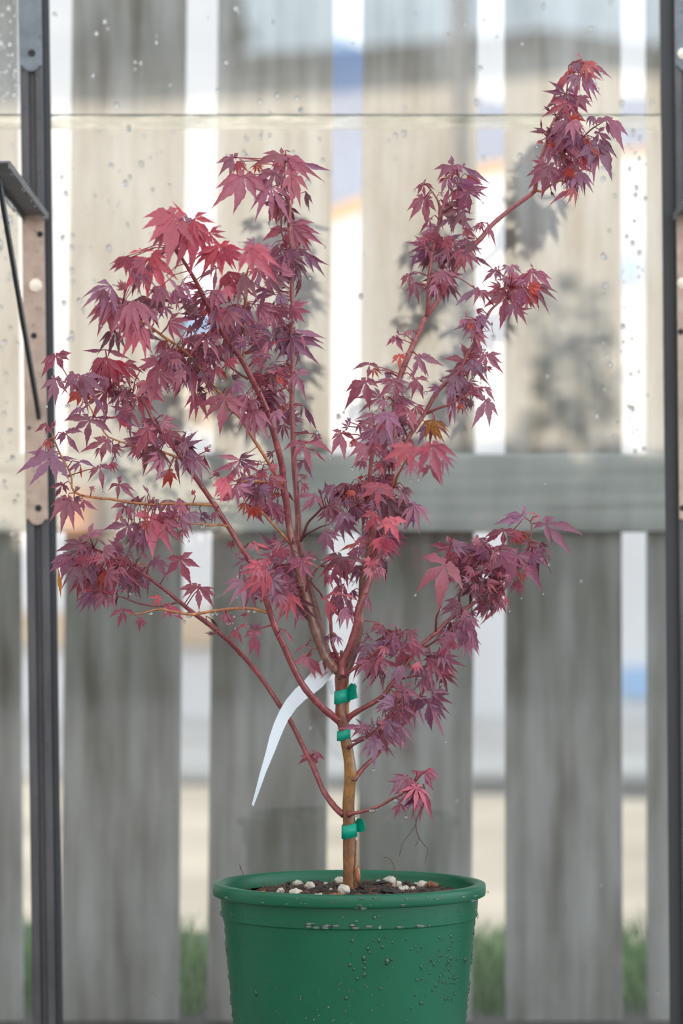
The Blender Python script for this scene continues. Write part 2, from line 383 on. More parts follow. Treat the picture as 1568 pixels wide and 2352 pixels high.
# grass at the foot of the fence, far side
M['grass'] = noise_mat('grass', [(0.3, (0.10, 0.21, 0.045)), (0.7, (0.24, 0.38, 0.12))], nscale=9, rough=0.6)
m_ = MB(); rg = random.Random(3)
for i in range(5200):
    x = rg.uniform(-0.62, 0.72); y = rg.uniform(1.08, 1.75); h = rg.uniform(0.035, 0.11) * (0.55 + 0.75 * noise.noise((x * 5, y * 3, 1.0)) ** 2 + 0.35 * rg.random())
    a = rg.uniform(0, 6.28); wd = 0.0022; lx, ly = rg.uniform(-0.5, 0.5) * h, rg.uniform(-0.5, 0.5) * h
    dx, dyy = math.cos(a) * wd, math.sin(a) * wd
    m_.add([(x - dx, y - dyy, 0), (x + dx, y + dyy, 0), (x + dx * 0.7 + lx * 0.4, y + dyy * 0.7 + ly * 0.4, h * 0.6), (x - dx * 0.7 + lx * 0.4, y - dyy * 0.7 + ly * 0.4, h * 0.6), (x + lx, y + ly, h)],
           [(0, 1, 2, 3), (3, 2, 4)])
tag(m_.build('grass', M['grass']), 'green grass growing at the foot of the fence', 'grass', kind='stuff')

# what the panes mirror: outbuilding and trees, plus an added hedge, urn and stand-in
M['cream'] = noise_mat('cream_wall', [(0.35, (0.64, 0.58, 0.50)), (0.65, (0.76, 0.695, 0.61))], nscale=0.9, rough=0.8)
M['rooffelt'] = mat('roof_felt', (0.05, 0.05, 0.055), 0.8)
M['hedge'] = noise_mat('hedge_leaves', [(0.3, (0.02, 0.03, 0.016)), (0.7, (0.06, 0.08, 0.04))], nscale=9, rough=0.7)
M['crown'] = noise_mat('tree_crown', [(0.3, (0.03, 0.04, 0.025)), (0.7, (0.10, 0.09, 0.06))], nscale=3, rough=0.8)
M['stem'] = mat('tree_stem', (0.09, 0.06, 0.045), 0.8)
BY = -12.0
shed = thing('outbuilding', (0.4, BY, 0), 'long cream outbuilding mirrored in the panes as a pale band', 'building')
prof = [(-7, 2.52), (-1.2, 2.55), (0.1, 2.62), (0.9, 2.70), (1.45, 2.62), (3.2, 2.5), (7, 2.45)]
m_ = MB(); m_.prism([(-7, 0), (7, 0)] + prof[::-1], BY - 0.3, BY); m_.build('wall', M['cream'], shed)
m_ = MB(); m_.prism([(x, z + 0.005) for x, z in prof] + [(x, z + 0.06) for x, z in prof[::-1]], BY - 0.4, BY + 0.12); m_.build('roof', M['rooffelt'], shed)


def leafy_mass(name, cx, cy, cz, rx, ry, rz, label, cat, mt, n=260, stem=None, loose=False):
    t = thing(name, (cx, cy, 0), label, cat)
    rs = random.Random(int(abs(cx * 100 + cy * 10)))
    m_ = MB()
    if not loose: m_.ball((cx, cy, cz), 1.0, rx * 0.9, ry * 0.9, rz * 0.9, 20, 12, 0.06, rs)
    for _ in range(n):
        th, ph = math.acos(rs.uniform(-1, 1)), rs.uniform(0, 6.28)
        q = (cx + rx * math.sin(th) * math.cos(ph), cy + ry * math.sin(th) * math.sin(ph), cz + rz * math.cos(th))
        if loose:
            k_ = rs.random() ** 0.4; q = (cx + (q[0] - cx) * k_, cy + (q[1] - cy) * k_, cz + (q[2] - cz) * k_)
        m_.ball(q, rs.uniform(0.05, 0.12) * (max(rx, rz) if not loose else 0.22), 1, 1, 0.8, 6, 4, 0.25, rs)
    m_.build('foliage', mt, t, True)
    m_ = MB(); m_.tube([(cx, cy, 0), (cx + 0.02, cy, max(cz - rz * 0.7, 0.1))], stem or 0.06, 8); m_.build('stem', M['stem'], t, True)
    return t


h_ = MB(); rs = random.Random(5)
h_.box(-2.45, -0.3, -9.3, -8.8, 0.0, 0.50); h_.box(-0.3, 6, -9.3, -8.8, 0.0, 0.80)  # hedge added and stepped to dim the mirrored band low on the panes
for _ in range(1100):
    h_.ball((rs.uniform(-0.3, 6), rs.uniform(-9.35, -8.72), rs.uniform(0.45, 0.86)), rs.uniform(0.05, 0.10), 1, 1, 0.8, 6, 4, 0.3, rs)
for _ in range(1500):
    h_.ball((rs.uniform(-2.45, 6), rs.uniform(-9.35, -8.72), rs.uniform(0.05, 0.55)), rs.uniform(0.05, 0.10), 1, 1, 0.8, 6, 4, 0.3, rs)
tag(h_.build('clipped_hedge', M['hedge'], origin=(0, -9, 0)), 'dark clipped hedge with a step, mirrored in the lower panes', 'hedge')
leafy_mass('broad_tree', -2.1, -15.5, 3.5, 1.5, 1.0, 1.5, 'dark broad tree mirrored in the upper left panes', 'tree', M['crown'], 320, 0.14)
leafy_mass('rounded_tree', -5.9, -15.0, 3.4, 1.5, 1.0, 1.6, 'dark rounded tree beside the broad one, mirrored at the left edge', 'tree', M['crown'], 320, 0.14)
leafy_mass('tall_shrub', 0.72, -7.2, 1.00, 0.17, 0.2, 0.42, 'narrow upright shrub mirrored in the glass right of the maple', 'shrub', M['hedge'], 210, 0.012, True)  # leafy mass added for the dark reflection of a person at the camera
m_ = MB(); m_.tube([(0.5, -11.4, 0), (0.51, -11.4, 1.6), (0.49, -11.4, 3.4)], [0.04, 0.035, 0.03], 10)
tag(m_.build('slim_pole', M['stem'], origin=(0.5, -11.4, 0)), 'slim brown pole mirrored as a dark streak near the top', 'pole')
M['clay'] = noise_mat('terracotta', [(0.35, (0.50, 0.20, 0.08)), (0.65, (0.62, 0.28, 0.12))], nscale=6, rough=0.7)
urn = thing('clay_urn', (-1.06, -11.4, 0), 'terracotta urn on a plinth mirrored as an orange spot at the left', 'urn')  # invented urn, added only for its orange reflection in the glass
m_ = MB(); m_.box(-1.16, -0.96, -11.5, -11.3, 0, 0.50); m_.build('plinth', M['floor'], urn)
m_ = MB(); m_.lathe([(0.05, 0.50), (0.06, 0.51), (0.09, 0.56), (0.105, 0.63), (0.095, 0.70), (0.075, 0.73), (0.09, 0.75), (0.085, 0.755), (0.06, 0.735), (0.05, 0.6)], -1.06, -11.4, 32); m_.build('body', M['clay'], urn, True)
# unseen wall added on the left: keeps the low sun off the greenhouse
m_ = MB(); m_.box(-3.4, -2.6, -9.4, 3.2, 0, 3.0)
struct(m_.build('wall_left', M['cream']), 'garage wall standing left of the greenhouse', 'wall')

# ------------------------------------------------------------------ glazing bars, plates, brackets
def glazing_bar(mirror, px_top, px_bot, label, details):
    y0 = GY - 0.0005
    dpx = (y0 - 0.016 - CAM_Y)
    def ex(py): return (px_top + (px_bot - px_top) * py / 2352 - 784) / F * dpx
    s = -1 if mirror else 1
    t = thing('glazing_bar', (ex(2352), y0, 0), label, 'greenhouse bar')
    prof = [(0, 0), (0, .015), (.0015, .016), (.0095, .016), (.0105, .009), (.0165, .009), (.0175, .016), (.0245, .016), (.026, .015), (.026, .005), (.0335, .005), (.0335, 0)]
    if mirror: prof[-3:] = [(.026, .004), (.0400, .004), (.0400, 0)]
    m_ = MB(); vs = []
    zs = [(0.0, 2352 + 180), (1.62, 1176 - (1.62 - CAM_Z) * F / dpx)]
    for z, py in zs:
        vs += [(ex(py) + s * u, y0 - v, z) for u, v in prof]
    n = len(prof)
    m_.add(vs, [tuple(range(n - 1, -1, -1)), tuple(range(n, 2 * n))] + [(i, (i + 1) % n, (i + 1) % n + n, i + n) for i in range(n)])
    bevel(m_.build('bar', M['bar'], t), 0.0006)
    gw = 0.0335 if not mirror else 0.0400
    m_ = MB(); gv = []
    for z, py in zs: gv += [(ex(py) + s * u, y0 - v, z) for u, v in [(0.0265, 0.0052), (0.0265, 0.0066), (gw - 0.0004, 0.0066), (gw - 0.0004, 0.0052)]]
    m_.hexa(gv); o = m_.build('gasket', M['gasket'], t); o['label'] = 'dark rubber gasket strip beside the glass'
    yp = y0 - 0.016
    def zz(py): return CAM_Z - (py - 1176) / F * dpx
    def plate(u0, u1, ya, yb, mt, lbl, round_end):
        pts = []
        ea, eb = ex(ya), ex(yb); za, zb = zz(ya), zz(yb)
        pts.append((ea + s * u0, za)); pts.append((ea + s * u1, za))
        lo = []
        wd = u1 - u0
        for q in [(1, 0.35), (0.93, 0.30), (0.88, 0.33), (0.78, 0.16), (0.65, 0.04), (0.5, 0.0), (0.35, 0.04), (0.22, 0.16), (0.12, 0.33), (0.07, 0.30), (0, 0.35)]:
            lo.append((eb + s * (u0 + wd * q[0]), zb + wd * q[1] * 0.8))
        pts += lo
        if mirror: pts = pts[::-1]
        mm = MB(); mm.prism(pts, yp - 0.0028, yp - 0.0001)
        o = bevel(mm.build('splice_plate', mt, t), 0.0008); o['label'] = lbl
        return o
    a = plate(0, 0.0255, -420, 165, M['slate'], 'slate grey splice plate, upper one', True)
    b = plate(0, 0.0255, 488, 1206, M['bronze'], 'bronze splice plate, lower one', True)
    for kind, px, py, r in details:
        q = P(px, py, yp - 0.0029)
        mm = MB()
        if kind == 'hole':
            mm.tube([q + Vector((0, -0.0007, 0)), q + Vector((0, 0.0002, 0))], r, 20); o = mm.build('bolt_hole', M['hole'], a if py < 300 else b)
        elif kind == 'bolt':
            mm.tube([q + Vector((0, -0.0012, 0)), q + Vector((0, 0.0002, 0))], r, 24)
            mm.tube([q + Vector((0, -0.0055, 0)), q + Vector((0, -0.0011, 0))], r * 0.72, 6)
            mm.tube([q + Vector((0, -0.0085, 0)), q + Vector((0, -0.0054, 0))], r * 0.38, 14)
            o = mm.build('bolt', M['zinc'], a if py < 300 else b); o['label'] = 'zinc bolt with nut'
    # beads of rain on the bar
    rd = random.Random(31 + int(mirror)); mm = MB()
    for _ in range(240):
        py = rd.uniform(-60, 2420) if rd.random() < 0.35 else rd.uniform(0, 1200); u = rd.uniform(0.0, 0.0255)
        onp = py < 150 or 495 < py < 1195
        v = 0.0029 if onp else (-0.007 if 0.0095 < u < 0.0175 else 0.0001)
        if not onp and (abs(u - .010) < .0012 or abs(u - .017) < .0012): continue
        r = rd.choice([0.0006, 0.0007, 0.0009, 0.0012, 0.0016])
        mm.ball((ex(py) + s * u, yp - v, zz(py)), r, 1, 0.55, 1.1, 8, 5)
    o = mm.build('water_droplets', M['drop'], t, True); o['kind'] = 'stuff'
    return t


glazing_bar(False, 43.5, 74.5, 'left dark metal glazing bar with the diagonal bracket strut in front',
            [('hole', 73, 122, 0.0042), ('hole', 92, 538, 0.0034), ('bolt', 82, 655, 0.0072), ('hole', 78, 771, 0.0034), ('hole', 88, 1167, 0.0038), ('hole', 67, 983, 0.0018)])
glazing_bar(True, 1599, 1621, 'dark metal glazing bar cut off by the right edge',
            [('bolt', 1568, 123, 0.0062), ('hole', 1563, 762, 0.0034), ('bolt', 1567, 650, 0.0062), ('hole', 1567, 1167, 0.0034)])


def shelf_bracket(label, post, tip, low, sgn):
    yb = GY - 0.0205
    t = thing('shelf_bracket', (post[0], yb, post[2]), label, 'bracket')
    A, B, C = Vector(post), Vector(tip), Vector(low)
    d = (B - A).normalized(); s = d.cross(Vector((0, 0, 1))).normalized(); n = s.cross(d)
    m_ = MB(); w2 = 0.0135; th = 0.0013
    m_.hexa([A - s * w2 - n * th, A + s * w2 - n * th, A + s * w2 + n * th, A - s * w2 + n * th, B - s * w2 - n * th, B + s * w2 - n * th, B + s * w2 + n * th, B - s * w2 + n * th])
    for q in (-1, 1):
        a, b = A + s * w2 * q - n * 0.003, B + s * w2 * q - n * 0.003
        m_.bar(a, b, 0.0024, 0.0085, n)
    bevel(m_.build('arm', M['bracket'], t), 0.0006)
    m_ = MB(); c0, c1 = C + Vector((0, -0.004, 0)), B - n * 0.010 - d * 0.010
    mid = (c0 + c1) / 2
    m_.bar(c0, c1, 0.0042, 0.014, (0, 1, 0.6)); o = bevel(m_.build('strut', M['black'], t), 0.0006); o['label'] = 'black flat strut'
    rd = random.Random(4); m_ = MB()
    for i in range(34):
        q = A.lerp(B, rd.random()) + s * w2 * rd.choice([sgn, sgn, -sgn]) - n * 0.0085
        m_.ball(q, rd.uniform(0.0012, 0.0028), 1, 1, 1.15, 8, 5)
    for i in range(50):
        q = c0.lerp(c1, rd.random()) + Vector((0.003 * sgn, -0.006, 0))
        m_.ball(q, rd.uniform(0.0005, 0.0011), 1, 1, 1, 6, 4)
    o = m_.build('water_droplets', M['water'], t, True); o['kind'] = 'stuff'
    return t


yb = GY - 0.0205
pa = P(82, 492, yb); pc = P(90, 955, yb); pt = P(-8, 372, yb - 0.29)
shelf_bracket('grey shelf bracket with a black diagonal strut on the left glazing bar', pa, pt, pc, 1)
qa = P(1574, 492, yb); qc = P(1592, 955, yb); qt = P(1668, 372, yb - 0.29)
shelf_bracket('shelf bracket on the glazing bar at the right edge', qa, qt, qc, -1)

# rain on the panes
rd = random.Random(12)
zones = {0: [(-10, 45, 300, 1250, 60)], 1: [(-10, 40, 0, 255, 45)],
         2: [(140, 420, 290, 800, 75), (520, 760, 300, 420, 26), (1370, 1490, 300, 1050, 60), (130, 1520, 300, 1200, 36), (130, 1520, 1250, 2300, 12), (840, 1200, 300, 420, 12)],
         3: [(120, 1510, 0, 250, 46), (560, 770, 200, 258, 8)]}
for pi, zs in zones.items():
    mm = MB(); yy = GY if pi % 2 == 0 else GY + 0.0036
    for (xa, xb, ya, yb_, n) in zs:
        for _ in range(n):
            q = P(rd.uniform(xa, xb), rd.uniform(ya, yb_), yy); r = rd.choice([0.0009, 0.0012, 0.0016, 0.0021, 0.0027])
            mm.ball(q, r, 1, 0.45, rd.uniform(1, 1.5), 10, 6, 0.08)
    o = mm.build('water_droplets', M['drop'], panes[pi], True); o['kind'] = 'stuff'

# ------------------------------------------------------------------ the pot and what lies in it
PX = 0.008
pot = thing('plant_pot', (PX, 0, 0), 'green plastic nursery pot, wet, holding the red maple', 'pot')
m_ = MB()
m_.lathe([(0.098, 0.0), (0.106, 0.0), (0.1085, 0.003), (0.119, 0.13), (0.1285, 0.238), (0.1292, 0.2438), (0.1312, 0.2452), (0.1322, 0.262), (0.1322, 0.2655), (0.1272, 0.2655),
          (0.1262, 0.24), (0.105, 0.012), (0.100, 0.010)], PX, 0, 128)
m_.build('body', M['pot'], pot, True)
m_ = MB()
m_.lathe([(0.1275, 0.2656), (0.1375, 0.2662), (0.1396, 0.2672), (0.1401, 0.2690), (0.1402, 0.2755), (0.1396, 0.2785), (0.1376, 0.2795), (0.1340, 0.2799), (0.1305, 0.2795), (0.1288, 0.2780), (0.1278, 0.274), (0.1275, 0.2656)], PX, 0, 128)
m_.build('rim', M['pot'], pot, True)
for o in list(pot.children):
    if o.name.startswith('body'):
        e_ = o.modifiers.new('es', 'EDGE_SPLIT'); e_.split_angle = math.radians(32)
rd = random.Random(21); m_ = MB()
def on_pot(ang, z):
    r = 0.1085 + (z - 0.003) / 0.235 * 0.020 if z < 0.2445 else (0.1322 if z < 0.2645 else 0.1402)
    return Vector((PX + r * math.sin(ang), -r * math.cos(ang), z))
spots = []
for _ in range(150): spots.append((rd.uniform(-1.45, 1.5), rd.uniform(0.135, 0.262), rd.uniform(0.0005, 0.0013)))
for _ in range(70): spots.append((rd.gauss(0.85, 0.2), rd.uniform(0.16, 0.235), rd.uniform(0.0006, 0.0018)))
for _ in range(26): spots.append((rd.gauss(0.12, 0.16), rd.uniform(0.17, 0.26), rd.uniform(0.0007, 0.0019)))
for _ in range(60): spots.append((rd.choice([-1, 1]) * rd.uniform(1.42, 1.62), rd.uniform(0.14, 0.25), rd.uniform(0.001, 0.0024)))
spots += [(-0.87, 0.175, 0.0026), (0.30, 0.212, 0.003), (0.12, 0.199, 0.002), (0.11, 0.216, 0.0022), (0.62, 0.168, 0.0022), (1.2, 0.205, 0.0028)]
for a_, z_, r in spots:
    m_.ball(on_pot(a_, z_), r, 1 - 0.5 * abs(math.sin(a_)), 1 - 0.55 * abs(math.cos(a_)), rd.uniform(1.0, 1.6), 10, 6, 0.05)
# long flat beads of water along the rim
for _ in range(22):
    a_ = rd.gauss(0.1, 0.5); q = on_pot(a_, rd.uniform(0.2665, 0.2775)); m_.ball(q, rd.uniform(0.0007, 0.0017), 2.6, 0.3, 0.9, 10, 6)
for _ in range(14):
    a_ = rd.uniform(-0.4, 0.6); q = on_pot(a_, rd.uniform(0.246, 0.25)); m_.ball(q, rd.uniform(0.001, 0.0022), 3, 0.4, 0.8, 10, 6)
o = m_.build('water_droplets', M['film'], pot, True); o['kind'] = 'stuff'

def soil_z(x, y):
    r = math.hypot(x - PX, y)
    return 0.2725 - 0.007 * (r / 0.126) ** 2 + 0.0022 * noise.noise((x * 45, y * 45, 0)) + 0.0016 * noise.noise((x * 130, y * 130, 3)) - 0.005 * max(0, -(x - PX) / 0.126 - 0.5)
m_ = MB(); NR, NA = 40, 110
vs = [(PX, 0, soil_z(PX, 0))]
for i in range(1, NR + 1):
    for k in range(NA):
        r = 0.1266 * i / NR; x, y = PX + r * math.cos(k * 2 * math.pi / NA), r * math.sin(k * 2 * math.pi / NA); vs.append((x, y, soil_z(x, y)))
base = len(vs)
for k in range(NA): vs.append((PX + 0.1235 * math.cos(k * 2 * math.pi / NA), 0.1235 * math.sin(k * 2 * math.pi / NA), 0.24))
fs = [(0, 1 + k, 1 + (k + 1) % NA) for k in range(NA)]
for i in range(NR - 1):
    for k in range(NA): fs.append((1 + i * NA + k, 1 + (i + 1) * NA + k, 1 + (i + 1) * NA + (k + 1) % NA, 1 + i * NA + (k + 1) % NA))
for k in range(NA): fs.append((1 + (NR - 1) * NA + k, base + k, base + (k + 1) % NA, 1 + (NR - 1) * NA + (k + 1) % NA))
fs.append(tuple(base + k for k in range(NA - 1, -1, -1)))
m_.add(vs, fs); m_.cur = 1
rd = random.Random(77)
for _ in range(230):                                       # coir fibres
    a_ = rd.uniform(0, 6.28); r = 0.122 * math.sqrt(rd.random()); x, y = PX + r * math.cos(a_), r * math.sin(a_)
    b = rd.uniform(0, 6.28); ln = rd.uniform(0.006, 0.02); z = soil_z(x, y); hh = rd.uniform(0.001, 0.006)
    q = [(x + math.cos(b) * ln * t, y + math.sin(b) * ln * t, z + hh * math.sin(t * 3.0) + 0.0005) for t in (0, .33, .66, 1)]
    if all(math.hypot(p[0] - PX, p[1]) < 0.124 for p in q): m_.tube(q, 0.0003, 4)
for _ in range(520):                                       # crumbs
    a_ = rd.uniform(0, 6.28); r = 0.122 * math.sqrt(rd.random()); x, y = PX + r * math.cos(a_), r * math.sin(a_)
    m_.cur = rd.choice([0, 2, 2, 3]); m_.ball((x, y, soil_z(x, y)), rd.uniform(0.0012, 0.0032), 1.3, 1, 0.7, 6, 4, 0.3, rd)
tag(m_.build('potting_mix', [M['soil'], M['fibre'], M['bark_dark'], M['bark_brown']], origin=(PX, 0, 0.26)), 'dark crumbly potting mix filling the green pot', 'soil', kind='stuff')

def on_soil(tx, ty):                                       # a spot read off the close-up of the pot's mouth
    px, py = tx / 2.178 + 440, ty / 2.178 + 1900
    d = 0.3855 * F / (py - 1176); return Vector(((px - 784) / F * d, d + CAM_Y, 0)), d / F
def clamp_in(q, m=0.117):
    v = Vector((q.x - PX, q.y, 0))
    if v.length > m: v *= m / v.length
    return Vector((PX + v.x, v.y, 0))
stones = [(535, 275, 22), (445, 303, 15), (520, 322, 22), (590, 295, 20), (635, 340, 22), (738, 268, 22), (790, 290, 18), (762, 320, 27), (937, 258, 15), (993, 262, 27), (1028, 290, 20), (1070, 295, 15),
          (1150, 268, 20), (1100, 344, 15), (910, 350, 9), (1010, 351, 11), (735, 353, 9), (385, 328, 9), (668, 272, 9), (865, 247, 9), (1106, 297, 11), (1122, 262, 12), (695, 300, 8), (1050, 306, 13)]
taken = []
rd = random.Random(9)
notes = {7: 'largest white pumice stone in front of the trunk', 5: 'round white pumice stone beside the trunk base on its left', 6: 'small white pumice stone just in front of the trunk foot',
         9: 'large white pumice stone at the back, right of the trunk', 0: 'white pumice stone at the back left of the potting mix', 12: 'white pumice stone by the rusty bark, far right'}
for i, (tx, ty, r) in enumerate(stones):
    q, sc = on_soil(tx, ty); q = clamp_in(q); rr = r / 2.178 * sc
    z = soil_z(q.x, q.y) + rr * 0.72
    m_ = MB(); m_.ball((0, 0, 0), 1.0, rd.uniform(1.0, 1.25), rd.uniform(0.9, 1.15), rd.uniform(0.8, 0.98), 26, 17)
    nv = []
    for x_, y_, z_ in m_.v:                                # a lumpy, slightly angular pebble
        k_ = 1.05 + 0.42 * noise.noise((x_ * 1.1 + i * 5, y_ * 1.1, z_ * 1.1)) + 0.22 * noise.noise((x_ * 3 + i, y_ * 3, z_ * 3)) + 0.07 * noise.noise((x_ * 8, y_ * 8 + i, z_ * 8))
        nv.append((q.x + x_ * k_ * rr, q.y + y_ * k_ * rr, z + z_ * k_ * rr))
    m_.v = nv
    o = m_.build('pumice_stone', M['pumice'], None, True, origin=(q.x, q.y, soil_z(q.x, q.y)))
    tag(o, notes.get(i, 'small white pumice stone lying among bark on the potting mix'), 'stone', 'pumice stones on the potting mix')
    taken.append((q.x, q.y, rr))
chips = [(612, 272, 95, 40, 'd', 8), (562, 322, 60, 34, 'b', 20), (665, 312, 50, 44, 'd', 70), (720, 332, 80, 36, 'r', 10), (900, 332, 70, 40, 'b', 0), (1000, 316, 110, 46, 'd', -8), (945, 272, 80, 30, 'd', 15), (882, 262, 60, 24, 'b', -10),
         (1072, 270, 44, 34, 'd', 60), (1205, 270, 60, 46, 'r', -20), (1300, 300, 80, 34, 'b', -15), (1245, 302, 60, 30, 'b', 30), (350, 312, 50, 40, 'r', 30), (470, 327, 80, 34, 'b', 5), (1160, 322, 70, 30, 'r', 20), (1095, 325, 60, 26, 'd', 25),
         (540, 300, 34, 22, 'd', 50), (840, 330, 60, 30, 'b', -30), (930, 330, 26, 30, 'd', 80), (1330, 285, 40, 26, 'd', 20), (425, 250, 50, 26, 'd', 60), (680, 345, 60, 26, 'b', 4), (860, 300, 50, 30, 'd', 15), (1260, 330, 60, 26, 'b', -6), (300, 326, 44, 20, 'b', 8), (1230, 255, 40, 20, 'b', -12)]
tone = {'d': ('dark', 'bark_dark'), 'b': ('brown', 'bark_brown'), 'r': ('rusty', 'bark_rust')}
for i, (tx, ty, wd, hh, c, ang) in enumerate(chips):
    q, sc = on_soil(tx, ty); q = clamp_in(q, 0.112); L_, H_ = wd / 2.178 * sc, hh / 2.178 * sc * 0.95
    a = math.radians(ang); z0 = soil_z(q.x, q.y); m_ = MB(); yaw = rd.uniform(-0.5, 0.5)
    ring = []; n = 8
    for j in range(7):
        t = j / 6 - 0.5; tp = max(0.25, 1 - (abs(t) * 1.85) ** 3)
        for k in range(n):
            ph = 2 * math.pi * k / n; rr = (1 + rd.uniform(-0.25, 0.25)) * tp
            y = math.cos(ph) * H_ * 0.55 * rr; zz_ = math.sin(ph) * H_ * 0.45 * rr; x = t * L_ + rd.uniform(-0.05, 0.05) * L_
            x2, z2 = x * math.cos(a * 0.5) - zz_ * math.sin(a * 0.5), x * math.sin(a * 0.5) + zz_ * math.cos(a * 0.5)
            ring.append((q.x + x2 * math.cos(yaw) - y * math.sin(yaw), q.y + x2 * math.sin(yaw) + y * math.cos(yaw), z0 + H_ * 0.3 + z2))
    fs = [(j * n + k, j * n + (k + 1) % n, (j + 1) * n + (k + 1) % n, (j + 1) * n + k) for j in range(6) for k in range(n)] + [tuple(range(n - 1, -1, -1)), tuple(6 * n + k for k in range(n))]
    m_.add(ring, fs)
    o = m_.build('bark_chip', M[tone[c][1]], origin=(q.x, q.y, z0))
    special = {5: 'broad dark bark chip at the right front of the potting mix', 9: 'upright rusty bark chip at the right among the white stones', 0: 'long dark bark chip at the back left of the trunk', 12: 'rusty bark chip near the left wall of the pot', 20: 'dark bark chip propped against the left rim'}
    tag(o, special.get(i, {'d': 'dark bark chip lying on the potting mix', 'b': 'brown bark chip lying on the potting mix', 'r': 'rusty brown bark chip lying on the potting mix'}[c]), 'bark chip', tone[c][0] + ' bark chips on the potting mix')

# ------------------------------------------------------------------ the maple
maple = thing('japanese_maple', (P(804, 2030).x, 0, soil_z(PX, 0)), 'young Japanese maple with wet red purple leaves in the green pot', 'tree')
BROWN, RED, DRED, ORG, PALE_RED = (0.25, 0.105, 0.035), (0.26, 0.050, 0.052), (0.17, 0.034, 0.036), (0.42, 0.145, 0.045), (0.34, 0.085, 0.09)


def polyline(s):
    out = []
    for t in s.split(';'):
        a = [float(x) for x in t.split()]
        out.append(tuple(a))
    return out


def smooth(pts, step=7.0):
    """Catmull-Rom through (x, y, r, dy)"""
    P_ = [np.array(p) for p in pts]; out = []
    for i in range(len(P_) - 1):
        p0, p1, p2, p3 = P_[max(i - 1, 0)], P_[i], P_[i + 1], P_[min(i + 2, len(P_) - 1)]
        n = max(2, int(np.hypot(*(p2 - p1)[:2]) / step))
        for k in range(n):
            t = k / n
            out.append(0.5 * (2 * p1 + (p2 - p0) * t + (2 * p0 - 5 * p1 + 4 * p2 - p3) * t * t + (3 * p1 - p0 - 3 * p2 + p3) * t ** 3))
    out.append(P_[-1]); return out


